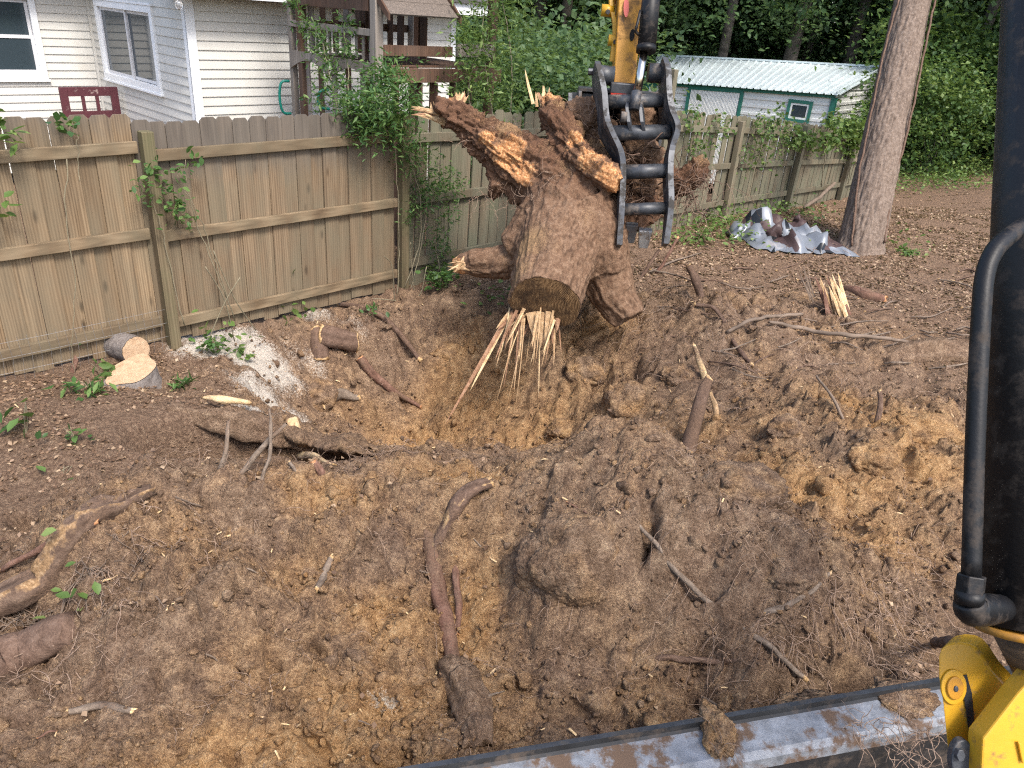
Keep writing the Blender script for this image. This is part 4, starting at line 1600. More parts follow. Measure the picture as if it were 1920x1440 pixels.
    shaft(D(1966, -160, 1.35), D(1908, 1170, 1.28), .066, 32).build('barrel', M_BLACKC, bc, smooth='side')
    tb = smooth_path([D(1821, 1080, 1.17), D(1827, 870, 1.175), D(1833, 720, 1.18), D(1840, 585, 1.185), D(1846, 520, 1.19), D(1859, 480, 1.195), D(1884, 449, 1.21), D(1945, 405, 1.26)], 48)
    MB().tube(tb, .0142, 16).build('hard_line', M_BLACKC, bc, smooth=True)
    shaft(D(1822, 1078, 1.17), D(1818, 1112, 1.17), .0215, 6).build('hex_nut', M_BLACKC, bc, bevel=.002)
    shaft(D(1818, 1108, 1.17), D(1817, 1132, 1.17), .021, 16).build('fitting', M_BLACKC, bc, smooth='side')
    MB().tube(smooth_path([D(1817, 1128, 1.17), D(1822, 1142, 1.175), D(1842, 1143, 1.20), D(1880, 1140, 1.25)], 12), [.022, .026, .026, .022], 14).build('elbow', M_BLACKC, bc, smooth=True)
    shaft(D(1912, 1160, 1.30), D(1940, 1250, 1.80), .05, 24).build('cylinder_foot', M_MUD, bc, smooth='side')
    shaft(D(1907, 1172, 1.28), D(1906, 1186, 1.28), .067, 32).build('foot_ring', M_YELD, bc, smooth='side')
    # --- boom foot bracket
    br = thing2('boom_bracket', x)
    pl = [(1760, 1232), (1764, 1218), (1775, 1208), (1795, 1204), (1815, 1206), (1829, 1213), (1842, 1228), (1860, 1256), (1905, 1305), (1960, 1350), (1960, 1560), (1800, 1560), (1776, 1400), (1768, 1320), (1760, 1270)]
    MB().prism([D(a, b, 1.60) for a, b in pl], FWD * .055 + RGT * .05).build('front_plate', M_YEL, br, bevel=.004)
    for (r, off, nm, mt) in ((.034, .006, 'boss', M_YEL), (.022, .012, 'pin', M_YELD), (.006, .015, 'grease_nipple', M_BLACK)):
        c = D(1786, 1287, 1.60)
        MB().prism([c + (RGT * math.cos(2 * math.pi * k / 24) * .8 + UPV * math.sin(2 * math.pi * k / 24) * 1.1) * r for k in range(24)], -FWD * off).build(nm, mt, br, bevel=.002)
    sc = [(1801, 1268), (1812, 1264), (1822, 1300), (1826, 1350), (1833, 1400), (1836, 1446), (1822, 1446), (1818, 1390), (1812, 1340)]
    MB().prism([D(a, b, 1.5975) for a, b in sc], -FWD * .0012).build('scraped_paint', M_BLADEK, br)
    p2 = [(1843, 1386), (1908, 1302), (1990, 1210), (1990, 1560), (1836, 1560), (1840, 1440)]
    MB().prism([D(a, b, 1.50) for a, b in p2], FWD * .05).build('side_plate', M_YEL, br, bevel=.004)
    lt = [(1905, 1388), (1913, 1392), (1922, 1425), (1914, 1430)]
    MB().prism([D(a, b, 1.498) for a, b in lt], -FWD * .006).build('cast_mark', M_YEL, br, bevel=.002)
    c = D(1796, 1418, 1.56)
    MB().prism([c + (RGT * math.cos(2 * math.pi * k / 24) * .024 + UPV * math.sin(2 * math.pi * k / 24) * .043) for k in range(24)], -FWD * .02).build('washer', M_BLACK, br, bevel=.003)
    c = D(1796, 1412, 1.54)
    MB().prism([c + (RGT * math.cos(2 * math.pi * k / 6) * .009 + UPV * math.sin(2 * math.pi * k / 6) * .013) for k in range(6)], -FWD * .012).build('bolt', M_BLACK, br, bevel=.001)
    # --- boom overhead, outside the picture
    bp = [D(2150, 1300, 1.7), D(2500, 400, 2.1), D(2600, -800, 3.2), D(1900, -1700, 5.4), D(1215, -520, 6.65)]
    bt = smooth_path(bp, 24)
    ribbon(bt, .22, [.35] * 24, rt, [np.cross(unit(t), rt) for t in np.gradient(bt, axis=0)]).build('boom', M_YEL, x, bevel=.01)
    # --- dozer blade at the bottom of the picture
    bl = thing2('blade', x)
    zt = .62
    a, b = G(560, 1476, zt), G(1905, 1250, zt)
    al = unit(b - a)
    back = unit(np.cross(al, ZV))
    if back @ (CAMP - a) < 0:
        back = -back
    prof = [(-.010, .0), (.010, .003), (.013, -.018), (.024, -.022), (.125, -.034), (.150, -.046), (.160, -.08), (.165, -.32), (.10, -.48), (-.02, -.46), (-.035, -.2)]
    npts = 40
    V, F, mi = [], [], []
    for i in range(npts + 1):
        q = a + (b - a) * i / npts
        for (o, z) in prof:
            V.append(q + back * o + ZV * z)
    m = len(prof)
    for i in range(npts):
        for j in range(m):
            k = (j + 1) % m
            F.append((i * m + j, i * m + k, (i + 1) * m + k, (i + 1) * m + j))
            mi.append({0: 1, 1: 2, 2: 2, 3: 0, 4: 0, 5: 0}.get(j, 2))
    F += [tuple(range(m))[::-1], tuple(npts * m + j for j in range(m))]
    mi += [2, 2]
    mesh('blade_plate', A(V), F, None, bl, mats=[M_BLADE, M_WORN, M_BLADEK], mi=mi)
    for px_ in (832,):
        q = G(px_, 1440 - (px_ - 770) * .168, zt)
        MB().box(q + back * .045 - ZV * .022, al * .006, back * .03, ZV * .012).build('weld_tab', M_BLADE, bl)
    return a, b, al, back, zt


BLA, BLB, BAL, BBACK, BZ = excavator()


def soil_lump(name, label, c, r, sand=.3, n=4, seed=1, mat=None, parent=None, crag=1.0):
    V, F = ico(n)
    c = A(c)
    q = V * 1.6 + seed * 3.7
    k = 1 + .30 * (.4 + .6 * crag) * fb3(q, 3, seed) + crag * (.16 * np.abs(n3(q * 5, seed + 3)) + .10 * np.abs(n3(q * 11, seed + 5))) + .04 * n3(q * 24, seed + 6)
    P = V * k[:, None] * A([r[0], r[1], r[2]]) + c
    s = np.clip(sand + .5 * n3(q * 1.2, seed + 9), 0, 1)
    o = mesh(name, P, F, mat or MS, parent, smooth=True, attrs={'sand': s, 'litter': s * 0, 'dust': s * 0})
    if label:
        tag(o, label, 'soil clump')
    return o


def blade_pt(px, py):
    return G(px, py, BZ - .04)


p = blade_pt(1340, 1378)
soil_lump('soil_clump', 'heap of rooty orange-brown soil lying on the middle of the steel blade', p + ZV * .02, (.055, .095, .045), .45, 4, 3)
p = blade_pt(1545, 1330)
soil_lump('soil_clump', 'wide flat layer of brown soil on the steel blade', p + ZV * .0, (.16, .075, .014), .25, 4, 7)
p = blade_pt(1690, 1312)
soil_lump('soil_clump', 'rooty brown soil on the blade beside the yellow bracket', p + ZV * .01, (.11, .08, .02), .1, 4, 9)
p = G(1065, 1396, BZ - .02)
soil_lump('soil_clump', 'small flat brown soil patch on the blade, left of the big heap', p - ZV * .01, (.028, .03, .012), .1, 3, 11)
hb = []
for px_, py in ((1620, 1380), (1660, 1400), (1690, 1350), (1700, 1420), (1730, 1400), (1370, 1400), (1350, 1420)):
    hb.append(blade_pt(px_, py) + ZV * .03)
hairs('fine_roots', 'thin brown roots caught on the blade beside the yellow bracket', hb, 90, .17, .0016, spread=.035, parent=EXC)


def big_clumps():
    L = [(1075, 1085, (.25, .20, .27), .12, 'large smooth clay clump bulging from the front of the middle mound'), (1180, 745, (.22, .18, .20), .35, 'rooty soil clump on the right wall of the pit'),
         (1100, 690, (.20, .15, .16), .3, 'soil clump under the stump at the far side of the pit'), (590, 730, (.20, .15, .16), .2, 'soil clump at the left wall of the pit below the sawn root'),
         (1640, 850, (.16, .13, .12), .6, 'orange sandy clump at the centre of the right mound'), (1740, 800, (.24, .18, .15), .75, 'big sandy lump near the black cylinder'),
         (1475, 795, (.13, .10, .09), .2, 'small grey-brown clump behind the middle mound'), (1215, 990, (.12, .10, .08), .15, 'small dark clump on top of the middle mound'),
         (1400, 900, (.20, .16, .11), .15, 'brown clump on the right shoulder of the middle mound'), (440, 1000, (.17, .13, .11), .2, 'brown clump on the left foreground heap'),
         (590, 1060, (.15, .12, .10), .3, 'brown clump right of the left foreground heap'), (850, 660, (.24, .16, .13), .6, 'orange clump on the far floor of the pit'), (1060, 800, (.16, .12, .10), .5, 'sandy clump on the near right floor of the pit'),
         (1480, 1060, (.14, .11, .09), .1, 'dark rooty clump right of the middle mound'), (1280, 700, (.18, .13, .12), .2, 'brown clump below the upright sticks'), (1500, 560, (.22, .15, .12), .1, 'brown clump left of the splintered yellow stub')]
    for k, (px, py, r, sd, lab) in enumerate(L):
        p = hit(px, py)
        soil_lump('soil_clump', lab, p - ZV * r[2] * (.42 if k else -.02) + (A([0, .10, -.02]) if k == 0 else 0), r, sd, 5 if k == 0 else 4, 40 + k, crag=.25 if k == 0 else .6)


big_clumps()


# ------------------------------------------------------------------ the uprooted stump
def remesh_blob(parts, voxel):
    """union of tapered tubes as one closed skin; returns V, F(tris/quads list)"""
    mb = MB()
    for path, rad in parts:
        n = max(6, len(path) * 4)
        P = smooth_path(path, n)
        r = np.interp(np.linspace(0, 1, n), np.linspace(0, 1, len(rad)), rad)
        V, F = tube(P, r, 16)
        mb.add(V, F)
    me = bpy.data.meshes.new('tmp')
    me.from_pydata(mb.V, [], mb.F)
    ob = bpy.data.objects.new('tmp', me)
    COL.objects.link(ob)
    rm = ob.modifiers.new('r', 'REMESH')
    rm.mode = 'VOXEL'
    rm.voxel_size = voxel
    sm = ob.modifiers.new('s', 'SMOOTH')
    sm.iterations = 7
    sm.factor = .6
    dg = bpy.context.evaluated_depsgraph_get()
    ev = ob.evaluated_get(dg)
    m2 = ev.to_mesh()
    V = np.empty(len(m2.vertices) * 3, np.float32)
    m2.vertices.foreach_get('co', V)
    N = np.empty(len(m2.vertices) * 3, np.float32)
    m2.vertices.foreach_get('normal', N)
    F = [tuple(p.vertices) for p in m2.polygons]
    ev.to_mesh_clear()
    bpy.data.objects.remove(ob)
    bpy.data.meshes.remove(me)
    F4 = A([f if len(f) == 4 else (*f, f[-1]) for f in F], np.int32)
    return V.reshape(-1, 3).astype(float), N.reshape(-1, 3).astype(float), F4


def shard(p, q, w, bend=0.0):
    """one flat pointed splinter from p (root) to q (tip)"""
    p, q = A(p), A(q)
    d = unit(q - p)
    side = unit(np.cross(d, A([.2, -1, .3])))
    nn = np.cross(d, side)
    L = np.linalg.norm(q - p)
    mid = p + (q - p) * .5 + nn * bend * L
    t2 = p + (q - p) * .82 + nn * bend * L * .6
    V = [p - side * w, p + nn * w * .5, p + side * w, p - nn * w * .4,
         mid - side * w * .8, mid + nn * w * .35, mid + side * w * .75, mid - nn * w * .3,
         t2 - side * w * .45, t2 + nn * w * .2, t2 + side * w * .4, t2 - nn * w * .2, q]
    F = []
    for r in (0, 4):
        for j in range(4):
            k = (j + 1) % 4
            F.append((r + j, r + k, r + 4 + k, r + 4 + j))
    F += [(8 + j, 8 + (j + 1) % 4, 12) for j in range(4)]
    return V, F


def stump():
    sroot = thing('tree_stump', 'uprooted tree stump with splintered roots gripped by the black thumb', 'tree stump', D(1090, 420, 6.9))
    T = lambda *q: ([D(a, b, d) for a, b, d, r in q], [r for a, b, d, r in q])
    trunk = T((1090, 300, 7.15, .38), (1076, 370, 7.0, .44), (1056, 435, 6.75, .42), (1038, 500, 6.46, .345), (1020, 574, 6.18, .305))
    parts = [trunk,
             T((1130, 300, 7.2, .34), (1120, 380, 7.05, .33), (1110, 430, 6.95, .27)),
             T((1100, 400, 6.95, .34), (1122, 480, 6.85, .29), (1152, 550, 6.80, .21), (1180, 598, 6.78, .155)),
             T((1035, 440, 6.95, .26), (980, 480, 6.9, .19), (930, 492, 6.9, .15), (885, 492, 6.92, .12), (850, 500, 6.95, .06)),
             T((1075, 360, 7.05, .36), (1000, 325, 6.95, .31), (940, 280, 6.88, .24), (892, 245, 6.85, .19), (845, 215, 6.82, .14), (818, 205, 6.80, .085)),
             T((960, 300, 6.9, .15), (935, 335, 6.9, .11), (918, 375, 6.95, .05)),
             T((880, 232, 6.9, .10), (868, 205, 6.88, .075), (866, 188, 6.88, .05)),
             T((1165, 350, 6.42, .09), (1130, 325, 6.48, .14), (1092, 292, 6.58, .155), (1060, 252, 6.68, .14), (1032, 210, 6.76, .13), (1018, 178, 6.8, .08)),
             T((1100, 300, 7.1, .25), (1090, 240, 7.15, .2), (1085, 205, 7.2, .15)),
             T((1150, 330, 7.15, .26), (1210, 320, 7.2, .20), (1265, 345, 7.15, .14), (1305, 318, 7.1, .09), (1322, 300, 7.1, .05)),
             T((1180, 350, 7.05, .2), (1215, 390, 7.0, .14), (1190, 430, 6.95, .08)),
             T((1062, 395, 6.82, .43), (1012, 440, 6.82, .31), (960, 474, 6.86, .20)),
             T((1085, 400, 6.78, .40), (1112, 455, 6.74, .33), (1135, 520, 6.74, .22)),
             T((1060, 360, 6.95, .42), (1010, 325, 6.9, .33), (965, 295, 6.88, .24)),
             T((1000, 590, 6.42, .16), (1010, 555, 6.55, .22), (1030, 500, 6.75, .25))]
    V, N, F = remesh_blob(parts, .0135)
    ax = unit(D(1020, 574, 6.18) - D(1085, 300, 7.15))
    low = sstep(-.1, .25, (V - D(1060, 390, 6.95)) @ ax)
    best, axs = np.full(len(V), 9.0), np.tile(ax, (len(V), 1))
    for path, rad in parts:
        for p0, p1 in zip(path[:-1], path[1:]):
            e = p1 - p0
            t = np.clip(((V - p0) @ e) / (e @ e), 0, 1)
            dd = np.linalg.norm(V - p0 - t[:, None] * e, axis=1) / np.mean(rad)
            sel = dd < best
            best[sel] = dd[sel]
            axs[sel] = unit(e)
    q = V - axs * (np.sum(V * axs, 1) * .88)[:, None]
    fib = fb3(q * 9, 4, 61)
    ridge = np.abs(n3(q * 24, 63)) + .5 * np.abs(n3(q * 50, 64))
    lum = fb3(V * 4.0, 4, 65)
    N2 = N
    disp = low * (.020 * fib - .016 * ridge + .025 * lum) + (1 - low) * (.055 * lum - .045 * ridge + .055 * fib + .020 * n3(V * 42, 68) - .03 * np.abs(n3(V * 17, 67)))
    grain = np.clip(.45 - 1.5 * np.abs(n3(q * 34, 63)) - .7 * n3(q * 60, 64) - .35 * fib, 0, 1) * (1 - .1 * low)
    mud = np.clip(1.0 - sstep(-.12, .42, (V - D(1060, 390, 6.95)) @ ax + .16 * lum) + .25 * lum, 0, 1) * .85
    V = V + N2 * disp[:, None]
    # saw cut: flatten everything past the cut plane
    cutc = D(1020, 570, 6.20)
    cn = unit(D(1014, 640, 5.90) - D(1040, 500, 6.62))
    cn = unit(cn * .55 + A([-.05, -.70, -.44]))
    s = (V - cutc) @ cn
    near = np.linalg.norm(V - cutc, axis=1) < .62
    front = (s > -.0) & near
    V = V - np.outer(np.where(front, s - .0 + .003 * n3(V * 30, 3), 0), cn)
    raw = np.zeros(len(V))
    for a, b, d, r, k in ((1165, 350, 6.4, .15, .9), (1112, 300, 6.44, .15, .85), (1140, 325, 6.36, .12, .85), (850, 205, 6.9, .16, .9), (955, 290, 6.70, .18, .95), (985, 325, 6.68, .14, .9), (915, 262, 6.72, .12, .8), (900, 240, 6.85, .15, .6), (860, 500, 6.9, .13, .75),
                          (1030, 190, 6.75, .15, .7), (1078, 268, 6.56, .13, .75), (1165, 560, 6.7, .08, .5), (935, 270, 6.8, .13, .62)):
        raw = np.maximum(raw, k * np.exp(-(np.linalg.norm(V - D(a, b, d), axis=1) / r) ** 2))
    raw = np.clip(raw + .22 * fib * (raw > .1), 0, 1)
    dirt = np.clip(.12 + .25 * (1 - low) * np.clip(N[:, 2] + .2, 0, 1) + .5 * n3(V * 3.5, 69), 0, 1)
    for a, b, d, r, k in ((1005, 470, 6.35, .24, .9), (985, 520, 6.2, .2, .8), (1035, 430, 6.5, .2, .7)):
        dirt = np.maximum(dirt, k * np.exp(-(np.linalg.norm(V - D(a, b, d), axis=1) / r) ** 2))
    dirt = dirt * (raw < .4)
    mesh('stump_wood', V, F, M_STUMP, sroot, smooth=True, attrs={'raw': raw, 'dirt': dirt, 'grain': grain, 'mud': mud * (raw < .45)})
    # the sawn face as its own disc, just proud of the flattened end
    e1 = unit(np.cross(cn, A([0, 0, 1.0])))
    e2 = np.cross(e1, cn)
    rim = []
    pts2 = (V[front] - cutc)
    if len(pts2) > 20:
        ang = np.arctan2(pts2 @ e2, pts2 @ e1)
        rr = np.hypot(pts2 @ e2, pts2 @ e1)
        for k in range(48):
            a = -math.pi + 2 * math.pi * (k + .5) / 48
            sel = np.abs((ang - a + math.pi) % (2 * math.pi) - math.pi) < .16
            rim.append((a, np.percentile(rr[sel], 97) * .97 if sel.any() else .25))
        r2 = A([r for a, r in rim])
        r2 = (r2 + np.roll(r2, 1) + np.roll(r2, -1)) / 3
        VV, FF, RA = [cutc + cn * .008], [], [0.0] + [.33] * 48 + [.66] * 48 + [1.0] * 48
        for ring in (.33, .66, 1.0):
            for (a, _), r in zip(rim, r2):
                VV.append(cutc + cn * (.008 - .006 * (ring == 1)) + (e1 * math.cos(a) + e2 * math.sin(a)) * r * ring)
        for k in range(48):
            k2 = (k + 1) % 48
            FF.append((0, 1 + k, 1 + k2))
            for q0 in (0, 48):
                FF.append((1 + q0 + k, 1 + q0 + 48 + k, 1 + q0 + 48 + k2, 1 + q0 + k2))
        mesh('sawn_face', A(VV), FF, M_CUTD, sroot, attrs={'raw': RA})
    # hanging splinters under the saw cut
    def sp(x0, y0, d0, x1, y1, d1, w, bend=.02, mt=None):
        Vq, Fq = shard(D(x0, y0, d0), D(x1, y1, d1), w, bend)
        mesh('splinter', A(Vq), Fq, mt or random.choice((M_PALE, M_SPL, M_SPL, M_SPL2)), sroot)
    sp(950, 596, 6.35, 832, 800, 6.2, .020, .0)
    sp(945, 610, 6.35, 880, 735, 6.3, .016, .01)
    for k in range(26):
        x0 = random.uniform(960, 1070)
        d = random.uniform(6.25, 6.5)
        sp(x0, random.uniform(560, 595), d, x0 + random.uniform(-12, 12), random.uniform(605, 655), d + random.uniform(-.03, .06), random.uniform(.018, .05), random.uniform(-.06, .06), M_SPL2 if k % 3 else M_SPL)
    for k in range(46):
        x0 = random.uniform(955, 1050)
        x1 = 985 + (x0 - 1000) * 1.15 + random.uniform(-22, 22)
        ln = random.choice((620, 630, 640, 660, 680, 700, 730, 760)) * random.uniform(.96, 1.01)
        if x0 > 1015:
            ln = random.uniform(620, 690)
        d = random.uniform(6.2, 6.5)
        sp(x0, random.uniform(572, 600), d, x1, ln, d - random.uniform(-.05, .1), random.uniform(.004, .015), random.uniform(-.09, .09))
    # torn roots at the upper left, the middle root and the left root
    for k in range(22):
        sp(random.uniform(828, 856), random.uniform(212, 232), 6.85, random.uniform(762, 800), random.uniform(198, 216), 6.85 + random.uniform(-.1, .1), random.uniform(.012, .03), random.uniform(-.03, .03))
    for k in range(20):
        x0 = random.uniform(814, 852)
        sp(x0, 225, 6.85, x0 - random.uniform(0, 22), random.uniform(185, 205), 6.8 + random.uniform(-.1, .1), random.uniform(.010, .022), random.uniform(-.05, .05))
    for k in range(18):
        sp(random.uniform(850, 874), random.uniform(205, 230), 6.80, random.uniform(852, 880), random.uniform(168, 196), 6.80, random.uniform(.010, .028), random.uniform(-.05, .05))
    for k in range(12):
        x0 = random.uniform(1006, 1034)
        sp(x0, random.uniform(190, 205), 6.76, x0 + random.uniform(-14, 6), random.uniform(158, 182), 6.76, random.uniform(.010, .022), random.uniform(-.05, .05))
    sp(1000, 195, 6.9, 984, 128, 6.9, .016, .05)
    for k in range(16):
        t = random.random()
        sp(1100 + 40 * t, 288 + 34 * t + random.uniform(-8, 8), 6.40, 1140 + 20 * t, 318 + 28 * t + random.uniform(-10, 8), 6.36, random.uniform(.008, .016), random.uniform(-.03, .03))
    for k in range(9):
        sp(random.uniform(872, 895), random.uniform(480, 508), 6.85, random.uniform(838, 856), random.uniform(488, 512), 6.85, random.uniform(.008, .018), random.uniform(-.05, .05))
    # soil and root fuzz held in the grip
    for k, (a, b, d, r) in enumerate(((1092, 225, 7.0, .20), (1120, 250, 7.05, .17), (1205, 290, 6.95, .17), (1165, 305, 7.0, .16), (1285, 340, 7.15, .09), (1215, 345, 6.95, .15), (1200, 225, 7.2, .18), (980, 265, 7.0, .10))):
        soil_lump('root_soil', None, D(a, b, d), (r, r * .8, r * .85), .30, 4, 20 + k, M_STUMP, sroot)
    hairs('root_fuzz', 'matted thin roots on the stump', [D(a, b, d) for a, b, d in ((1092, 215, 6.85), (1110, 240, 6.85), (1205, 285, 6.8), (1170, 300, 6.8), (1290, 340, 7.0), (1310, 350, 7.0), (1270, 370, 7.0), (1215, 345, 6.8), (1190, 380, 6.8))], 150, .28, .0024, spread=.10, parent=sroot)
    hairs('root_fuzz', 'knotted thicker roots behind the thumb', [D(a, b, d) for a, b, d in ((1092, 215, 6.85), (1205, 285, 6.8), (1175, 300, 6.8), (1300, 340, 7.0), (1215, 345, 6.8), (1190, 385, 6.8), (1285, 360, 7.0))], 70, .5, .0075, M_ROOT, spread=.10, parent=sroot, droop=.3, npt=12)
    hairs('root_fuzz', 'thin roots hanging from the stump sides', [D(a, b, d) for a, b, d in ((930, 350, 6.85), (915, 370, 6.9), (950, 390, 6.85), (1050, 330, 6.6), (1000, 370, 6.6), (1090, 380, 6.6), (870, 260, 6.8), (960, 250, 6.8), (1120, 420, 6.6))], 200, .22, .0020, spread=.07, parent=sroot)
    hairs('root_fuzz', 'dangling thin roots at the right of the grip', [D(a, b, d) for a, b, d in ((1300, 330, 7.1), (1320, 345, 7.1), (1280, 380, 7.0), (1310, 390, 7.1))], 60, .42, .0035, spread=.10, parent=sroot, droop=1.2)


stump()


# ------------------------------------------------------------------ roots, sticks and logs lying in the soil
def gpath(pts, lift, n):
    """photo positions -> points on the ground surface, raised by lift (m), smoothed"""
    P = [hit(*q[:2]) for q in pts]
    L = [q[2] if len(q) > 2 else lift for q in pts]
    return smooth_path([p + ZV * l for p, l in zip(P, L)], n)


def root(name, label, cat, pts, rpx, lift=0.0, mat=None, raw_ends=.9, n=34, seg=12, seed=1, rawstrip=0.0, dirt=.42, rough=.2, sink=True, parent=None, up=False):
    """a broken root or stick; rpx = radii in photo pixels at the path points"""
    mat = mat or M_ROOT
    if up:
        b0 = hit(*pts[0][:2])
        d0 = (b0 - CAMP) @ FWD
        P = smooth_path([b0 - ZV * .03] + [D(q[0], q[1], d0 + .03 * j) for j, q in enumerate(pts) if j], n)
        sink = False
    else:
        P = gpath(pts, lift, n)
    dep = (P - CAMP) @ FWD
    r = np.interp(np.linspace(0, 1, n), np.linspace(0, 1, len(rpx)), rpx) * dep / FPX
    L = np.concatenate([[0], np.cumsum(np.linalg.norm(np.diff(P, axis=0), axis=1))])
    rm = max(float(r.mean()), .004)
    w = L / (9 * rm)
    P = P + np.stack([n2(w, np.full(n, seed * 1.7 + .37), s) for s in (1, 2, 3)], 1) * r[:, None] * .8
    if sink:
        g = ground_z(P[:, 0], P[:, 1]) + r * .25
        P[:, 2] = np.maximum(P[:, 2], np.convolve(np.pad(g, 3, mode='edge'), np.ones(7) / 7, 'valid'))
    V, F = tube(P, r, seg)
    i = np.repeat(np.arange(n), seg)
    c = P[i]
    d = V - c
    ang = np.tile(np.linspace(0, 2 * np.pi, seg, endpoint=False), n)
    cyl = np.stack([np.cos(ang), np.sin(ang), L[i] / (7 * rm)], 1)
    k = 1 + rough * n3(cyl * A([1, 1, 1]), seed) + rough * .55 * n3(cyl * A([2.6, 2.6, 1.6]), seed + 4) + .10 * n3(cyl * A([4, 4, 5]), seed + 6)
    k = k + (.10 + .25 * dirt * rough) * fb3(V * (.5 / rm), 3, seed + 8)
    t = i / (n - 1)
    # ragged ends
    jag = RNG.uniform(-1, 1, len(V))
    V = c + d * k[:, None]
    tang = np.gradient(P, axis=0)
    tang /= np.linalg.norm(tang, axis=1, keepdims=True)
    V = V + tang[i] * (jag * np.minimum(r[i] * 1.3, .018) * ((t < .001) | (t > .999)))[:, None]
    raw = np.maximum(raw_ends * np.exp(-(t / .03) ** 2), raw_ends * np.exp(-((1 - t) / .03) ** 2))
    if rawstrip:
        up = (d @ ZV) / (np.linalg.norm(d, axis=1) + 1e-9)
        band = sstep(.15, .35, up) * (1 - sstep(.72, .85, up + .12 * n2(t * 7, up * 0, seed)))
        raw = np.maximum(raw, 1.5 * rawstrip * band * (.75 + .5 * n2(t * 5, up * 2, seed + 1)))
        V = V - d * (.30 * sstep(.74, .9, up))[:, None]
    dd = np.clip(dirt + .5 * n3(V * 6, seed + 2), 0, 1) * (raw < .4)
    gr = np.clip(.5 - 1.6 * np.abs(n3(cyl * A([3.2, 3.2, .9]), seed + 11)) + .5 * n3(cyl * A([6, 6, 2.5]), seed + 12), 0, 1)
    o = mesh(name, V, F, mat, parent, smooth=True, attrs={'raw': raw, 'dirt': dd, 'grain': gr})
    tag(o, label, cat)
    return o


R = root
R('split_log', 'split log with a dark groove and pale peeled strip at the left edge', 'log', [(-60, 1160, .0), (120, 1060, -.01), (285, 918, -.01)], [34, 33, 31, 26, 12], .0, M_LOGR, rawstrip=.5, seg=24, n=60, seed=2, dirt=.35, raw_ends=.4)
R('broken_log', 'bare brown log end with a pale knot at the lower left edge', 'log', [(-60, 1275, .0), (45, 1236, -.01), (142, 1190, -.01)], [42, 40, 37, 32], .03, M_ROOT, seg=18, seed=3, dirt=.1, raw_ends=.2)
R('bark_strip', 'long strip of peeled bark lying along the split log', 'bark', [(10, 1090), (90, 1045), (190, 1000)], [5, 7, 4], .07, M_ROOTR, n=24, seed=4, dirt=.1)
R('broken_root', 'forked broken root with a pale torn tip in the middle foreground', 'root', [(918, 918, .06), (885, 935, .06), (850, 975, .05), (822, 1020, .04), (805, 1052, .02)], [11, 14, 15, 12, 5], .03, M_ROOT, rawstrip=.42, seed=5, dirt=.45)
R('broken_root', 'reddish root running down the slope in the middle foreground', 'root', [(796, 985, .0), (808, 1050), (822, 1120), (838, 1190), (856, 1270)], [12, 17, 16, 15, 16], -.006, M_ROOTR, seed=6, dirt=.5)
R('broken_root', 'thin root beside the reddish root in the middle foreground', 'root', [(846, 1010), (852, 1080), (862, 1150), (860, 1200)], [5, 7, 7, 5], .03, M_ROOTR, seed=7, dirt=.2)
R('root_stub', 'thick soil-caked root stub pointing down to the blade', 'root', [(838, 1262, .01), (858, 1296, .03), (880, 1345, .035), (905, 1400, .01)], [22, 36, 32, 18], .01, MS, seed=8, dirt=.7, seg=30, n=60, rough=.42)
R('leaning_root', 'grey-brown root leaning upright on the middle mound', 'root', [(1292, 842, .0), (1302, 800, .10), (1316, 758, .22), (1334, 712, .36)], [16, 13, 13, 9], .0, M_ROOT, seed=9, up=True, dirt=.55)
R('torn_root', 'pale torn root fork beside the leaning grey-brown root', 'root', [(1345, 795, .0), (1343, 765, .14), (1334, 735, .2)], [3, 6, 3], .0, M_SPL, n=18, seed=10, up=True, dirt=.4)
R('upright_stick', 'orange-brown split stick standing in the soil above the leaning root', 'stick', [(1324, 712, .05), (1312, 680, .16), (1300, 645, .30)], [6, 6, 3], .0, M_PALE, n=18, seed=11, up=True, dirt=.45)
R('upright_stick', 'short brown peg-like stick standing in the soil right of the stump', 'stick', [(1315, 560, .0), (1303, 530, .12), (1288, 500, .26)], [7, 8, 6], .0, M_ROOT, n=18, seed=12, up=True, dirt=.35)
R('long_twig', 'long curved grey twig on the slope above the blade', 'twig', [(1188, 986, .04), (1222, 1040, .07), (1262, 1092, .08), (1320, 1150, .08), (1400, 1205, .07), (1455, 1250, .07), (1502, 1300, .08)], [3, 4.5, 5, 5.5, 5.5, 5.5, 5], .03, M_GREYST, n=50, seed=13, dirt=.05, rough=.08)
R('long_twig', 'straight brown root lying level below the long grey twig', 'twig', [(1180, 1231), (1250, 1238), (1330, 1244), (1410, 1240)], [3, 6, 6, 5], .012, M_ROOT, seed=14, dirt=.3)
R('pale_root', 'pale curved root rising to the right in the root tangle', 'root', [(1428, 1160), (1470, 1146), (1515, 1120), (1552, 1088, .05)], [6, 6, 5, 4], .03, M_GREYST, seed=15, dirt=.1)
R('buried_root', 'thick soil-covered root lying across the left side of the pit', 'root', [(310, 764), (390, 775), (470, 792), (545, 812), (605, 838)], [14, 24, 28, 26, 12], -.035, MS, seed=16, dirt=.8, seg=24, n=60, sink=False, rough=.4)
R('torn_root', 'yellow torn wood end on the root left of the pit', 'root', [(384, 757, .05), (420, 764, .06), (470, 768, .05)], [4, 8, 4], .05, M_PALE, n=16, seed=17, dirt=.05)
R('torn_root', 'pale torn root end sticking from the hole left of the pit', 'root', [(528, 845, .03), (565, 856, .03), (628, 872, .0)], [8, 9, 3], .04, M_PALE, n=18, seed=18, dirt=.35)
R('thin_stick', 'thin forked stick standing at the rim of the hole', 'stick', [(415, 875, .0), (424, 835, .10), (428, 790, .24)], [5, 4, 3], .0, M_GREYST, n=16, seed=19, up=True, dirt=.3, raw_ends=.2)
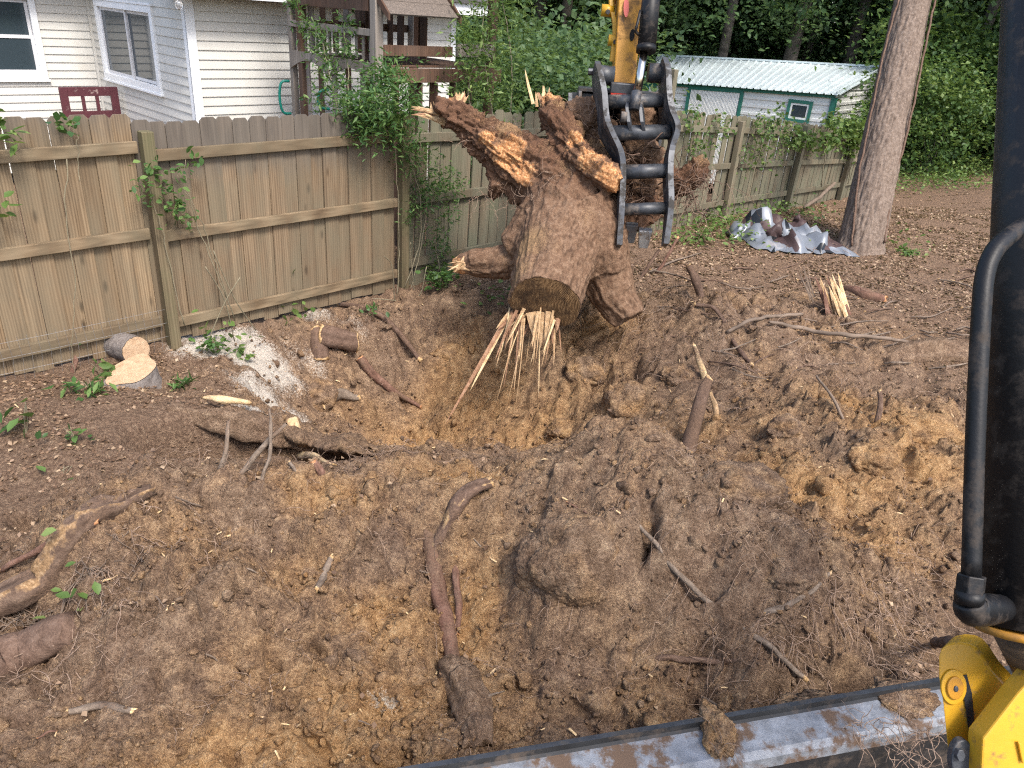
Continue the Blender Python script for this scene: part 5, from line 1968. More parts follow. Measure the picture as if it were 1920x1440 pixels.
R('thin_stick', 'straight grey stick leaning over the hole to the right', 'stick', [(442, 895, .0), (485, 845, .1), (535, 794, .2)], [5, 5, 3.5], .0, M_GREYST, n=16, seed=20, up=True, dirt=.3, raw_ends=.2)
R('thin_stick', 'thin bowed stick standing in front of the hole', 'stick', [(486, 902, .0), (506, 850, .13), (508, 800, .26), (504, 765, .34)], [3, 3.5, 3, 2], .0, M_GREYST, n=20, seed=21, up=True, dirt=.3, raw_ends=.2)
R('forked_twig', 'small pale forked twig at the front rim of the hole', 'twig', [(578, 918, .0), (558, 888, .05), (543, 868, .10)], [4, 4, 3], .01, M_GREYST, n=16, seed=22, up=True, dirt=.0)
R('root_end', 'short pinkish root end poking from the hole', 'root', [(588, 876, .03), (600, 888, .02), (612, 905, .0)], [7, 8, 7], .02, M_ROOTR, n=12, seed=23, dirt=.1)
R('sawn_root', 'sawn root with a pale round end at the left rim of the pit', 'root', [(590, 640, .03), (622, 648, .05), (655, 657, .07)], [20, 20, 19], .04, M_ROOT, n=14, seed=24, dirt=.4, raw_ends=1.0, seg=16)
R('root_stub', 'broken upright root stub behind the sawn root', 'root', [(597, 668, .0), (590, 640, .10), (586, 614, .2)], [18, 17, 10], .0, M_ROOT, n=14, seed=25, up=True, dirt=.3, seg=14)
R('pit_root', 'root running down into the pit from the sawn root', 'root', [(672, 672), (700, 705), (740, 738), (790, 765)], [8, 8, 6, 3], .015, M_ROOTR, seed=26, dirt=.4)
R('pit_root', 'thin curved root crossing the far rim of the pit', 'root', [(635, 573), (690, 585), (735, 610), (790, 680)], [4, 6, 6, 4], .02, M_ROOT, seed=27, dirt=.4)
R('grey_root', 'weathered grey root knob on the left slope of the pit', 'root', [(605, 770, .03), (630, 750, .04), (675, 752, .01)], [8, 13, 5], .02, M_GREYST, n=18, seed=28, dirt=.1)
R('mossy_stick', 'short mossy stick lying in the lower left soil', 'stick', [(128, 1340), (190, 1332), (256, 1340)], [6, 8, 6], .015, M_GREYST, n=18, seed=29, dirt=.25)
R('buried_root', 'thick rounded root under soil at the far right', 'root', [(1660, 668), (1710, 662), (1770, 668), (1840, 682)], [18, 32, 34, 28], -.06, MS, n=50, seg=24, seed=30, dirt=.9, sink=False, rough=.45)
R('buried_root', 'orange-dusted root lying right of the splintered yellow stub', 'root', [(1588, 544), (1622, 556), (1662, 566)], [8, 12, 8], .02, M_ROOTR, n=20, seed=31, dirt=.5)
R('long_twig', 'long thin dead branch lying across the far right soil', 'twig', [(1440, 612), (1510, 628), (1600, 638), (1702, 650)], [3, 4, 4, 3], .05, M_TWIG, seed=32, dirt=.1)
R('forked_branch', 'thin dead branch sloping down in the soil right of the stump', 'twig', [(1298, 586, .08), (1340, 600, .10), (1368, 650, .08), (1410, 692, .03)], [3, 4, 4.5, 4], .05, M_ROOT, seed=33, dirt=.1)
R('forked_branch', 'thin dead branch lying right of the upright peg-like stick', 'twig', [(1360, 633), (1420, 608), (1500, 600)], [3, 3.5, 3], .06, M_TWIG, seed=34, dirt=.0)
R('upright_stick', 'dark short stick standing on the far right mound', 'stick', [(1648, 790, .0), (1650, 760, .08), (1647, 732, .2)], [5, 5, 4], .0, M_ROOT, n=14, seed=35, up=True, dirt=.1)
R('thin_stick', 'thin dead stalk standing on the right mound', 'stick', [(1592, 798, .0), (1562, 748, .12), (1530, 705, .24)], [3, 3, 2], .0, M_TWIG, n=16, seed=36, up=True, dirt=.0)
R('blade_root', 'brown root hanging over the blade beside the yellow bracket', 'root', [(1745, 1222, .05), (1733, 1260, .18), (1736, 1320, .36), (1752, 1400, .50)], [6, 9, 11, 11], .0, M_ROOT, seed=37, dirt=.2)
R('broken_root', 'small dark root piece lying on the slope left of the reddish root', 'root', [(595, 1112), (610, 1085), (622, 1052, .03)], [5, 7, 5], .02, M_GREYST, n=14, seed=38, dirt=.3)
R('leaning_root', 'thin brown stick leaning at the fence foot just below the bucket teeth', 'stick', [(1200, 520, .0), (1220, 492, .12), (1238, 465, .26)], [3, 3, 2.5], .0, M_ROOT, n=14, seed=39, up=True, dirt=.1)
R('leaning_root', 'reddish thin stick leaning toward the fence right of the grip', 'stick', [(1228, 514, .0), (1250, 482, .14), (1272, 445, .3)], [3, 3, 2.5], .0, M_ROOTR, n=14, seed=40, up=True, dirt=.0)
R('dead_branch', 'bare forked dead branch leaning against the leaning tree', 'branch', [(1505, 400, .1), (1560, 372, .35), (1612, 318, 1.0)], [3, 3.5, 2.5], .0, M_TWIG, n=24, seed=41, dirt=.0)

for k in range(46):       # loose twigs one could pick up, spread over the far soil
    a, b = random.uniform(1180, 1800), random.uniform(500, 700)
    l, s = random.uniform(30, 110), random.uniform(-.5, .35)
    root('twig', 'thin dead twig lying in the far right soil', 'twig', [(a, b), (a + l / 2, b + s * l / 2 + random.uniform(-8, 8)), (a + l, b + s * l)], [1.4, random.uniform(1.4, 2.4), .8], random.uniform(.01, .05), random.choice((M_TWIG, M_ROOT, M_GREYST)), n=12, seg=5, seed=100 + k, dirt=.0)['group'] = 'twigs lying in the far right soil'
for k in range(40):
    a, b = random.uniform(30, 1500), random.uniform(930, 1400)
    l, s = random.uniform(18, 70), random.uniform(-1.2, 1.2)
    root('twig', 'short thin twig lying in the near dug soil', 'twig', [(a, b), (a + l / 2, b + s * l / 2 + random.uniform(-6, 6)), (a + l, b + s * l)], [1.5, random.uniform(1.5, 3.2), 1], random.uniform(.004, .02), random.choice((M_TWIG, M_ROOTR, M_GREYST, M_PALE)), n=10, seg=5, seed=200 + k, dirt=.0)['group'] = 'twigs lying in the near soil'


def yellow_stub():
    p = hit(1585, 600)
    s = thing('splintered_stub', 'splintered bright yellow root stub standing in the far right soil', 'root', p)
    a = hit(1580, 590)
    b = D(1548, 516, (a - CAMP) @ FWD - .05)
    for k in range(36):
        o = RNG.normal(0, 1, 3) * A([.065, .05, .0])
        V, F = shard(a + o - ZV * .05, b + o * .8 + RNG.normal(0, .035, 3) - (b - a) * random.uniform(-.05, .4), random.uniform(.018, .038), random.uniform(-.03, .03))
        mesh('splinter', A(V), F, (M_PALE, M_PALE, M_SPL, M_ROOTR)[k % 4], s)
    for k in range(8):
        o = RNG.normal(0, .03, 3)
        a2 = D(1522, 555, (a - CAMP) @ FWD)
        V, F = shard(a2 + o, D(random.uniform(1490, 1515), random.uniform(490, 515), (a - CAMP) @ FWD - .1), .008, .02)
        mesh('splinter', A(V), F, M_TWIG, s)


yellow_stub()


# ------------------------------------------------------------------ sawn log and low cut stump by the fence
def cut_log():
    a, b = hit(262, 690) + ZV * .10, None
    end = D(255, 657, (hit(262, 690) - CAMP) @ FWD)
    ax = unit(A([.80, -.52, .10]))
    s = thing('sawn_log', 'short bark-covered log with a pale sawn end beside the fence', 'log', (end[0], end[1], 0))
    r, L = .115, .38
    P = np.stack([end - ax * t for t in np.linspace(0, L, 16)])
    V, F = tube(P, r, 40, False)
    c = np.repeat(P, 40, 0)
    d = V - c
    q = (V - np.outer(V @ ax, ax) * .8)
    V = c + d * (1 - .10 * np.abs(n3(q * 38, 4)) + .04 * n3(V * 10, 5))[:, None]
    mesh('bark', V, F, M_LOGB, s, smooth=True, attrs={'raw': np.zeros(len(V)), 'dirt': np.zeros(len(V)) + .1})
    ring = V[:40] * .985 + (end) * .015 + ax * .003
    mesh('sawn_end', np.concatenate([ring, [end + ax * .004]]), [(i, (i + 1) % 40, 40) for i in range(40)], M_CUT, s)
    # low stump
    c = hit(250, 715)
    c[2] -= .02
    st = thing('low_stump', 'low cut tree stump with a slanted pale top, in front of the sawn log', 'tree stump', c)
    hgt = .17
    Vv = []
    N_ = 40
    for k, (z, rr) in enumerate(((-.1, .25), (.0, .215), (.06, .19), (1, .180))):
        for j in range(N_):
            a = 2 * math.pi * j / N_
            rad = rr * (1 + .06 * math.cos(3 * a + 1) + .05 * math.sin(5 * a)) * (1 - .05 * abs(float(n2(j * .9, k * .3, 9))))
            x, y = math.cos(a) * rad, math.sin(a) * rad
            zz = z if z < 1 else .115 + .35 * (.45 * x + .75 * y)
            Vv.append(c + A([x, y, zz]))
    F = []
    for k in range(3):
        for j in range(N_):
            j2 = (j + 1) % N_
            F.append((k * N_ + j, k * N_ + j2, (k + 1) * N_ + j2, (k + 1) * N_ + j))
    Vv = A(Vv)
    mesh('bark', Vv, F, M_LOGB, st, smooth=True, attrs={'raw': np.zeros(len(Vv)), 'dirt': np.zeros(len(Vv)) + .2})
    top = Vv[3 * N_:] * .99 + c * .01 + ZV * .004
    top[:, 2] = Vv[3 * N_:, 2] + .004
    cc = top.mean(0)
    mesh('sawn_top', np.concatenate([top, [cc]]), [(i, (i + 1) % N_, N_) for i in range(N_)], M_CUT, st)
    # orange bark chip
    p = hit(138, 700)
    o = MB().prism([p + A([-.03, 0, .0]), p + A([.01, -.01, .0]), p + A([.045, .01, .10]), p + A([.02, .02, .14]), p + A([-.005, .01, .08])], A([.0, .015, .004])).build('bark_chip', M_ROOTR)
    tag(o, 'bright orange-red bark chip leaning at the fence foot', 'bark')


cut_log()


# ------------------------------------------------------------------ tarp
def tarp():
    c = hit(1470, 455)
    nx, ny = 26, 18
    u, v = np.meshgrid(np.linspace(-1, 1, nx), np.linspace(-1, 1, ny))
    ax, ay = A([1.0, .12, 0]), A([-.45, .95, 0])
    s = .72 + .10 * n2(u * 1.3, v * 1.3, 3)
    X = c[None, None] + (u * .86 * s)[..., None] * ax + (v * .76 * s)[..., None] * ay
    X[..., 0] += .16 * n2(u * 2.1 + 5, v * 2.1, 5)
    X[..., 1] += .16 * n2(u * 2.1, v * 2.1 + 7, 6)
    fold = np.abs(n2(u * 1.9 + .4 * v, v * 1.7, 11))
    fold2 = np.abs(n2(u * 4.2, v * 3.6 + u, 12))
    gz = ground_z(X[..., 0], X[..., 1])
    edge = np.clip((1 - np.maximum(np.abs(u), np.abs(v))) * 3.2, 0, 1)
    X[..., 2] = gz + .02 + edge * (.40 * np.abs(fold - .10) + .17 * fold2) + .22 * bump(u, v, (-.15, .75), .35, .4) + .13 * bump(u, v, (.4, .2), .4, .4)
    # the far corner is folded over, so the brown face shows
    V = X.reshape(-1, 3)
    i = np.arange(ny - 1)[:, None] * nx + np.arange(nx - 1)[None]
    F = np.stack([i, i + 1, i + nx + 1, i + nx], -1).reshape(-1, 4)
    uc, vc = (u[:-1, :-1] + .015).ravel(), (v[:-1, :-1] + .02).ravel()
    k = n2(uc * 1.7 + 2, vc * 1.7, 17) + .5 * n2(uc * 4, vc * 4, 18) + .35 * vc + .15 * uc
    mi = np.where(k > -.02, 1, 0)
    mi = np.where((k < .05) & (k > -.04), 2, mi)
    brown = plain('tarp_brown', (.075, .045, .042), .5, var=.2, scale=3, dirt=(.22, .17, .14), dscale=4, damt=(.58, .8))
    blk = plain('tarp_black', (.012, .014, .017), .32, var=.2, scale=3)
    o = mesh('tarp', V, F, None, mats=[M_SILVER, brown, blk], mi=mi)
    tag(o, 'crumpled silver and brown plastic tarp beside the leaning tree', 'tarp')


tarp()


# ------------------------------------------------------------------ trees
def leaning_tree():
    b = hit(1612, 468)
    dep = (b - CAMP) @ FWD
    t = thing('leaning_tree', 'thick leaning grey-brown tree trunk right of the shed', 'tree', b)
    top = D(1712, 0, dep + .55)
    d = top - b
    P = smooth_path([b - ZV * .25 - d * .03, b + d * .08, b + d * .35, b + d * .66, b + d, b + d * 1.8 + ZV * .4, b + d * 2.8 + ZV * 1.2], 150)
    tt = np.linspace(0, 1, 150)
    r = .335 + .20 * np.exp(-(tt / .055) ** 1.3) - .10 * tt
    V, F = tube(P, r, 110)
    i = np.repeat(np.arange(150), 110)
    c = P[i]
    dd = V - c
    axd = unit(d)
    q = V - np.outer(V @ axd, axd) * .86
    k = 1 - .13 * np.abs(n3(q * 24, 71)) - .08 * np.abs(n3(q * 46, 72)) + .03 * n3(V * 3, 73)
    ang = np.tile(np.linspace(0, 2 * np.pi, 110, endpoint=False), 150)
    k = k + .16 * np.exp(-(tt[i] / .06) ** 1.2) * np.cos(ang * 5 + 1)
    V = c + dd * k[:, None]
    raw = .95 * np.exp(-(np.linalg.norm((V - D(1619, 332, dep - .33)) * A([1, .6, .5]), axis=1) / .085) ** 2)
    dirt = .55 * np.exp(-(tt[i] / .05) ** 2)
    gr = .6 * np.clip(.75 - 2.6 * np.abs(n3(q * 24, 71)) - .8 * n3(q * 46, 72), 0, 1)
    mesh('trunk', V, F, M_TREEB, t, smooth=True, attrs={'raw': raw, 'dirt': dirt, 'grain': gr})
    # vine stems running up the trunk
    for xs in ([(1598, 460), (1604, 380), (1625, 250), (1660, 90), (1690, -20)], [(1660, 455), (1668, 380), (1700, 250), (1735, 90), (1757, -20)]):
        pv = smooth_path([D(x, y, dep - .22 + .55 * (468 - y) / 468) for x, y in xs], 40)
        pv = pv + np.stack([n2(np.arange(40) * .4, np.zeros(40), s) for s in (1, 2, 3)], 1) * .02
        MB().tube(pv, .016, 6).build('vine_stem', M_ROOT, t, smooth=True)
    for xs in ([(1640, 470, .0), (1648, 440, .0), (1672, 345, 0), (1650, 430, 0)],):
        pass
    # crown, above the picture
    ctr = P[-1]
    pos = []
    for k in range(60):
        q = ctr + RNG.normal(0, 1, 3) * A([2.6, 2.6, 1.5]) + ZV * 1.5
        pos.append(q + RNG.normal(0, .42, (90, 3)))
    leaves('crown', np.concatenate(pos), .16, M_LEAFD, t, 'quad')
    for k in range(6):
        e = ctr + RNG.normal(0, 1, 3) * A([2.0, 2.0, .6]) + ZV * 1.8
        MB().tube(smooth_path([P[-4], (P[-4] + e) / 2 + ZV * .3, e], 8), [.12, .07, .02], 7).build('limb', M_TREEB, t)


leaning_tree()


def crown_mesh(seed, nclump, nleaf, size, rad, zlo, zhi, low=1.0):
    rg = np.random.default_rng(seed)
    pos, vb = [], []
    for k in range(nclump):
        z = zlo + (zhi - zlo) * rg.uniform(0, 1) ** low
        a = rg.uniform(0, 2 * np.pi)
        rr = rad * (.35 + .65 * rg.uniform(0, 1) ** .5) * (1 - .5 * max(0, (z - zlo) / (zhi - zlo) - .5))
        c = A([math.cos(a) * rr, math.sin(a) * rr, z])
        m = int(nleaf * rg.uniform(.5, 1.5))
        s = rg.uniform(.25, .6)
        pos.append(c + rg.normal(0, 1, (m, 3)) * A([s, s, s * .5]))
        vb.append(np.full(m, rg.uniform(-.15, .45)))
    o = leaves('crown', np.concatenate(pos), size, M_LEAFD, None, 'quad', tilt=.9, vbase=np.concatenate(vb), rng=rg)
    me = o.data
    bpy.data.objects.remove(o)
    return me


CROWNS = [crown_mesh(s, 210, 75, .20, 2.9, 1.0, 13.0, 1.35) for s in (1, 2, 3)]
SHRUBS = [crown_mesh(s, 70, 85, .13, 1.25, .15, 2.9) for s in (11, 12, 13)]


def trunk_mesh(seed):
    rg = np.random.default_rng(seed)
    P = smooth_path([A([0, 0, -.8]), A([rg.normal(0, .08), rg.normal(0, .08), 3]), A([rg.normal(0, .3), rg.normal(0, .3), 8]), A([rg.normal(0, .5), rg.normal(0, .5), 14])], 24)
    V, F = tube(P, [.24, .17, .14, .04], 12)
    me = bpy.data.meshes.new('trunk')
    me.from_pydata(V.tolist(), [], F)
    me.materials.append(M_BARKD)
    me.polygons.foreach_set('use_smooth', np.ones(len(me.polygons), bool))
    return me


TRUNKS = [trunk_mesh(s) for s in (5, 6, 7)]


def forest_tree(p, k, sc, label, group, trunk=True, crown=True, name='forest_tree', lift=0.0):
    t = bpy.data.objects.new(name, None)
    COL.objects.link(t)
    t.location = (p[0], p[1], float(ground_base(p[0], p[1])) - .1)
    t.rotation_euler = (0, 0, random.uniform(0, 6.28))
    t.scale = (sc, sc, sc * random.uniform(.9, 1.2))
    tag(t, label, 'tree', group)
    for nm, me in (('trunk', TRUNKS[k % 3]), ('crown', CROWNS[k % 3])):
        o = bpy.data.objects.new(nm, me)
        COL.objects.link(o)
        o.parent = t
        if nm == 'crown':
            o.location = (0, 0, lift)
    return t


def woods():
    k = 0
    # trunks that can be told apart in the photograph: position along the picture and distance
    for px, dist, sc, lift, lab in ((1358, 27.5, 1.0, 4.0, 'bare pale trunk rising straight above the middle of the shed roof'), (1490, 28, 1.3, 4.0, 'thick grey trunk in the woods above the right half of the shed roof'),
                                    (1520, 30, .9, 4.0, 'slim trunk just right of the thick grey trunk above the shed'), (1062, 27, 1.0, 4.0, 'dark trunk in the woods left of the excavator arm'),
                                    (1084, 29, .9, 4.0, 'slim dark trunk nearest the excavator arm on its left'), (1606, 29, 1.2, 4.0, 'dark trunk in the woods directly left of the leaning tree'),
                                    (1424, 31, .8, 4.0, 'slim trunk deep in the woods above the shed roof centre'), (1040, 30, .9, 4.0, 'trunk deep in the woods right of the play tower vines')):
        d = ray(px, 60)
        p = CAMP + d / d[1] * dist
        forest_tree(p, k, sc, lab, None, lift=lift)
        k += 1
    rg = random.Random(5)
    for row, (dist, n) in enumerate(((27, 9), (33, 12), (40, 14), (50, 16), (64, 18))):
        for j in range(n):
            f = (j + rg.uniform(.1, .9)) / n
            x = -.55 * dist + f * 1.75 * dist
            y = dist + rg.uniform(-2.5, 2.5)
            if dist < 32 and 1.0 < x < 13.5:
                continue
            if x < -2 and y < 24:
                continue
            forest_tree((x, y), k, rg.uniform(.85, 1.35), 'leafy tree standing in the dark woods behind the shed and fence', 'trees of the dark woods', lift=rg.uniform(-.9, .4))
            k += 1
    # nearer trees on the right-hand slope
    for (x, y, sc) in ((14.5, 19.5, .8), (17.5, 22, 1.0), (13.2, 25, .9), (20, 27, 1.1), (16.5, 30, 1.0), (24, 25, 1.0)):
        forest_tree((x, y), k, sc, 'leafy tree on the slope right of the leaning tree', 'trees on the right slope', lift=-.6)
        k += 1


woods()


def shrub(p, k, sc, label, group, mat=None, sz=1.0):
    t = bpy.data.objects.new('shrub', None)
    COL.objects.link(t)
    t.location = (p[0], p[1], float(ground_base(p[0], p[1])) - .05)
    t.rotation_euler = (0, 0, random.uniform(0, 6.28))
    t.scale = (sc, sc, sc * sz)
    tag(t, label, 'shrub', group)
    me = SHRUBS[k % 3] if mat is None else SH_L[k % 3]
    o = bpy.data.objects.new('foliage', me)
    COL.objects.link(o)
    o.parent = t
    mb = MB()
    if STEMS:
        o = bpy.data.objects.new('stem', STEMS[0])
        COL.objects.link(o)
        o.parent = t
    return t


STEMS = []
_m = MB()
for _k in range(6):
    _e = RNG.normal(0, .5, 3)
    _m.tube(smooth_path([A([0, 0, -.1]), A([_e[0] * .4, _e[1] * .4, .8]), A([_e[0], _e[1], 2.0])], 8), [.03, .02, .006], 5)
_me = bpy.data.meshes.new('stem')
_me.from_pydata(_m.V, [], _m.F)
_me.materials.append(M_BARKD)
STEMS.append(_me)
SH_L = []
for _s in SHRUBS:
    _c = _s.copy()
    _c.materials.clear()
    _c.materials.append(M_LEAFB)
    SH_L.append(_c)


def understory():
    rg = random.Random(8)
    k = 0
    for dist, n in ((25, 12), (30, 10), (37, 12), (46, 12)):
        for j in range(n):
            f = (j + rg.uniform(.1, .9)) / n
            x = -.15 * dist + f * 1.2 * dist
            y = dist + rg.uniform(-1.5, 1.5)
            if dist < 30 and 1.5 < x < 13:
                continue
            shrub((x, y), k, rg.uniform(.8, 1.25), 'dark bushy shrub under the trees of the woods', 'shrubs of the dark woods', sz=1.1)
            k += 1
    # bright bushes on the right, behind and beside the leaning tree
    for (px, dist, sc, lab) in ((1700, 20.5, .95, 'leafy green bush just right of the leaning tree, behind the fence end'), (1748, 20.0, .75, 'low bright bush between the leaning tree and the black cylinder'),
                                (1790, 22.5, 1.1, 'tall loose bush left of the black cylinder'), (1850, 24, 1.2, 'pale green bush against the black cylinder'),
                                (1775, 29, 1.5, 'high dark bush behind the tall loose bush'), (1690, 24, 1.4, 'dark green bush behind the leaning tree')):
        d = ray(px, 300)
        p = CAMP + d / d[1] * dist
        shrub(p, k, sc, lab, None, mat=1)
        k += 1
    # bushes beyond the fence, left of the arm
    for (px, dist, sc, lab) in ((985, 17, 1.0, 'dark bush behind the fence between play tower and stump'), (1045, 17, 1.1, 'dark bush behind the fence left of the thumb'), (1010, 22, 1.4, 'tall dark bush behind the fence left of the arm'), (930, 22, 1.4, 'tall dark bush behind the play tower vines'), (1090, 20, 1.4, 'dark bush behind the bucket and thumb')):
        d = ray(px, 150)
        p = CAMP + d / d[1] * dist
        shrub(p, k, sc, lab, None)
        k += 1


understory()


# ------------------------------------------------------------------ vines and weeds
def vine(name, label, cat, stems, foliage, size, mat=M_LEAF, kind='narrow', n=500, stem_r=.006, spread=.06, base=None):
    """stems: world paths; foliage: list of (point, radius, weight)"""
    b = base if base is not None else stems[0][0]
    t = thing(name, label, cat, b)
    for s in stems:
        P = smooth_path(s, 22)
        P = P + np.stack([n2(np.arange(22) * .5, np.full(22, len(name) + s[0][0]), q) for q in (1, 2, 3)], 1) * .02
        MB().tube(P, [stem_r, stem_r * .8, stem_r * .35], 5).build('stem', M_VSTEM, t, smooth=True)
    w = A([f[2] for f in foliage], float)
    idx = RNG.choice(len(foliage), n, p=w / w.sum())
    C_ = np.stack([f[0] for f in foliage])[idx]
    r = A([f[1] for f in foliage])[idx]
    # leaves sit in small sprays
    sp_ = RNG.normal(0, 1, (n // 6 + 1, 3))
    j = RNG.integers(0, len(sp_), n)
    pos = C_ + sp_[j] * r[:, None] * .8 + RNG.normal(0, .03, (n, 3))
    o = leaves('foliage', pos, size, mat, t, kind, tilt=1.0)
    tag(o, kind='stuff')
    return t


def fx(px, py, off=.12):
    """a point off metres in front of the fence plane"""
    return on(px, py, FP + FN * off, FN)


V_ = vine
V_('climbing_vine', 'bushy climbing vine heaped over the fence at the middle post', 'vine', [[fx(745, 560), fx(748, 440), fx(742, 300), fx(730, 180)], [fx(760, 540), fx(790, 430), fx(770, 300), fx(700, 220)]],
   [(fx(700, 195, .1), .16, 3), (fx(735, 165, .0), .15, 3), (fx(680, 240, .12), .10, 1.5), (fx(745, 230, .14), .14, 3), (fx(720, 145, -.1), .12, 2), (fx(765, 190, .0), .08, 1), (fx(655, 205, .05), .08, .8), (fx(700, 215, .2), .1, 2)], .075, M_LEAF, 'narrow', 2600)
V_('climbing_vine', 'trailing vine hanging down the fence just right of the middle post', 'vine', [[fx(765, 560), fx(790, 460), fx(800, 360), fx(785, 250)], [fx(830, 540), fx(815, 430), fx(800, 300)]],
   [(fx(780, 300), .12, 2), (fx(820, 345), .13, 2.2), (fx(795, 370), .12, 2), (fx(850, 350), .08, 1), (fx(760, 280), .08, 1), (fx(815, 440), .08, .8), (fx(830, 470), .08, .8), (fx(845, 400), .07, .6), (fx(770, 400), .05, .4)], .058, M_LEAF, 'narrow', 1500)
V_('climbing_vine', 'sparse vine with small leaves climbing the left fence post', 'vine', [[fx(345, 610), fx(320, 500), fx(300, 420), fx(275, 330)], [fx(440, 600), fx(400, 480), fx(370, 400), fx(330, 330)], [fx(425, 560), fx(360, 390), fx(345, 300)]],
   [(fx(285, 335), .09, 2.2), (fx(310, 375), .08, 2), (fx(340, 390), .07, 1.4), (fx(345, 320), .05, .8), (fx(365, 300), .03, .5), (fx(345, 415), .05, 1), (fx(262, 345), .04, .6)], .060, M_LEAF, 'leaf', 190, .005)
V_('climbing_vine', 'two small leaf sprays topping the tan fence above the post', 'vine', [[fx(148, 340), fx(146, 270), fx(135, 225)]], [(fx(130, 228), .04, 1), (fx(120, 232, .1), .04, 1), (fx(148, 235), .02, .5)], .07, M_LEAF, 'leaf', 22, .003)
V_('hanging_tendril', 'long bare pale tendril hanging down the tan fence boards', 'vine', [[fx(128, 300, .06), fx(122, 400, .06), fx(140, 530, .07), fx(134, 640, .1), fx(140, 700, .15)]], [(fx(138, 640), .01, 1)], .03, M_LEAF, 'leaf', 3, .0045)
V_('climbing_vine', 'leafy sprig at the far left edge of the fence top', 'vine', [[fx(-30, 420), fx(-10, 300), fx(5, 235)]], [(fx(2, 238), .06, 1), (fx(12, 246), .04, 1), (fx(-5, 385), .05, .8)], .085, M_LEAFY, 'leaf', 40, .004)
HV = D(905, 120, 8.6)


def tw(px, py, d=8.5):
    return D(px, py, d)


V_('climbing_vine', 'tall loose vine draped over the right side of the play tower', 'vine', [[tw(925, 240), tw(915, 150), tw(905, 60), tw(920, -40)], [tw(955, 235), tw(960, 120), tw(945, 20), tw(930, -60)], [tw(890, 235), tw(880, 160), tw(900, 90)]],
   [(tw(900, 95), .22, 2.2), (tw(940, 50), .24, 2.4), (tw(880, 150), .2, 2), (tw(910, 180), .22, 2.4), (tw(930, 120), .26, 2), (tw(960, 20), .2, 1.6), (tw(925, 0), .22, 2), (tw(890, 70, 8.3), .12, 1.2), (tw(870, 60, 8.2), .1, .8), (tw(960, 150), .18, 1.4), (tw(940, 200), .18, 1.2), (tw(950, -40), .25, 2)], .080, M_LEAFY, 'narrow', 2800, .008)
V_('climbing_vine', 'fern-like vine growing up through the play tower railing', 'vine', [[tw(640, 225, 8.2), tw(620, 150, 8.2), tw(600, 70, 8.4), tw(570, 40, 8.6)], [tw(655, 200, 8.1), tw(650, 100, 8.2), tw(640, 20, 8.3)]],
   [(tw(580, 50, 8.5), .08, 1), (tw(600, 80, 8.4), .10, 1.4), (tw(612, 120, 8.2), .11, 1.5), (tw(645, 50, 8.2), .10, 1.3), (tw(648, 95, 8.1), .08, 1), (tw(625, 150, 8.1), .10, 1.2), (tw(600, 190, 8.1), .10, 1), (tw(640, 185, 7.9), .12, 1.6), (tw(552, 10, 8.6), .06, .7)], .080, M_LEAF, 'narrow', 1000, .006)
V_('climbing_vine', 'brown and green vine matted over the fence top right of the thumb', 'vine', [[fx(1300, 400), fx(1310, 300), fx(1330, 240)], [fx(1400, 380), fx(1420, 300), fx(1440, 240)]],
   [(fx(1300, 230), .14, 1.4), (fx(1350, 240), .14, 1.2), (fx(1310, 280), .16, 1.2), (fx(1425, 240), .15, 1.8), (fx(1455, 225), .16, 2), (fx(1480, 255), .16, 2), (fx(1440, 280), .18, 1.6), (fx(1400, 300), .14, 1)], .070, M_LEAFB, 'quad', 900, .008)
V_('climbing_vine', 'green vine covering the fence end left of the leaning tree', 'vine', [[fx(1590, 345), fx(1600, 290), fx(1610, 230)], [fx(1540, 350), fx(1550, 270), fx(1565, 230)]],
   [(fx(1595, 240), .15, 2), (fx(1612, 250), .15, 2), (fx(1565, 258), .14, 1.6), (fx(1600, 275), .2, 2), (fx(1530, 268), .14, 1.2), (fx(1625, 205), .14, .5), (fx(1560, 225), .12, .6), (fx(1500, 260), .14, 1)], .10, M_LEAFY, 'quad', 1300, .01)


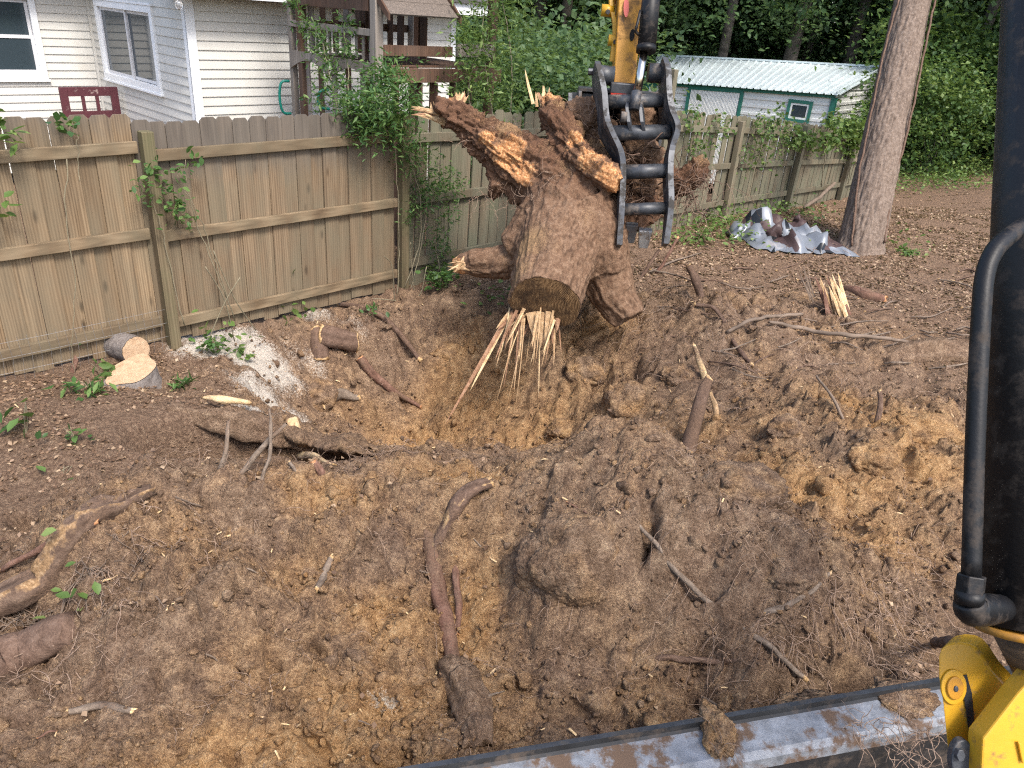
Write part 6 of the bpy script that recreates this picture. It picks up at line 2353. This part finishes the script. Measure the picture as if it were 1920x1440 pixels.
def weeds():
    # ground cover nobody could count
    pos, vb = [], []
    for px, py, rx, n in ((1360, 445, .45, 330), (1290, 455, .25, 160), (1400, 420, .5, 260), (1460, 400, .5, 200), (1330, 420, .3, 160), (1560, 360, .6, 260), (1780, 350, .9, 520), (1720, 345, .7, 420), (1840, 320, .9, 360), (1800, 325, 1.6, 700), (1740, 325, 1.4, 500), (1860, 310, 1.6, 500), (1690, 335, 1.0, 300), (1690, 470, .25, 60), (820, 530, .12, 90), (860, 505, .1, 60), (950, 560, .15, 40), (430, 660, .12, 40), (560, 600, .1, 22), (705, 490, .08, 46), (115, 1165, .10, 9), (165, 1150, .08, 7)):
        c = hit(px, py)
        q = c + RNG.normal(0, 1, (n, 3)) * A([rx, rx * .6, .0])
        q[:, 2] = ground_z(q[:, 0], q[:, 1]) + np.abs(RNG.normal(0, .13, n)) + .01
        pos.append(q)
    o = leaves('weeds', np.concatenate(pos), .075, M_LEAFY, None, 'leaf', tilt=.7)
    tag(o, 'low green weeds growing along the foot of the fence and under the trees', 'weeds', kind='stuff')
    # single seedlings
    for nm, lab, px, py, hgt, n, sz, m in (('seedling', 'leafy green seedling with broad leaves at the left edge', 48, 815, .22, 9, .12, M_LEAF), ('seedling', 'two broad green leaves lying left of the hole', 118, 890, .04, 3, .10, M_LEAF),
                                         ('seedling', 'small green seedling beside the low cut stump', 190, 705, .12, 9, .10, M_LEAFY), ('grass_tuft', 'spiky blue-green grass tuft on the left soil', 168, 738, .10, 40, .13, M_LEAF),
                                         ('grass_tuft', 'green tuft right of the low cut stump', 345, 725, .06, 30, .10, M_LEAF), ('seedling', 'sparse weed with thin stalks left of the hole', 140, 830, .1, 14, .06, M_LEAF),
                                         ('seedling', 'green leaf sprigs in front of the sawdust heap', 400, 665, .14, 40, .07, M_LEAF), ('seedling', 'small green weed tuft in the litter below the leaning tree', 1700, 480, .08, 60, .07, M_LEAFB),
                                         ('seedling', 'small green weed at the fence foot behind the pit', 700, 592, .1, 26, .06, M_LEAF), ('seedling', 'white-green leaf sprays at the fence foot left of the stump', 825, 545, .2, 110, .07, M_LEAF)):
        c = hit(px, py)
        t = thing(nm, lab, 'plant', c)
        mb = MB()
        for k in range(3):
            e = c + A([random.uniform(-.05, .05), random.uniform(-.05, .05), hgt])
            mb.tube(smooth_path([c - ZV * .02, (c + e) / 2 + RNG.normal(0, .01, 3), e], 6), .0025, 4)
        mb.build('stem', M_VSTEM, t)
        q = c + RNG.normal(0, 1, (n, 3)) * A([.05, .05, .0]) * (1.4 if n > 30 else 1) + ZV * RNG.uniform(.2, 1, n)[:, None] * hgt
        leaves('foliage', q, sz, m, t, 'narrow' if nm == 'grass_tuft' else 'leaf', tilt=.8 if nm != 'grass_tuft' else 1.4)
    # bare stalks in front of the fence
    for k, (lab, xs) in enumerate((('bare thin stalks arching before the fence left of the middle post', [[(440, 640), (420, 560), (385, 500)], [(480, 620), (440, 560), (400, 470)], [(390, 640), (420, 570), (450, 520)]]),
                                   ('bare thin stalks arching before the fence below the middle post', [[(740, 570), (735, 500), (720, 480)], [(780, 575), (770, 480), (770, 455)], [(700, 560), (780, 560), (800, 500)]]))):
        t = thing('bare_stalks', lab, 'stalks', fx(*xs[0][0]))
        for s in xs:
            MB().tube(smooth_path([fx(a, b, .2 + .05 * j) for j, (a, b) in enumerate(s)], 14), .005, 5).build('stalk', M_VSTEM, t, smooth=True)


weeds()
p = hit(30, 888)
tag(MB().prism([p, p + A([.05, .01, .01]), p + A([.045, .05, .02]), p + A([.01, .04, .015])], A([0, 0, .006])).build('plastic_scrap', plain('blue_plastic', (.03, .12, .3), .4)), 'tiny blue plastic scrap on the soil at the left edge', 'scrap')
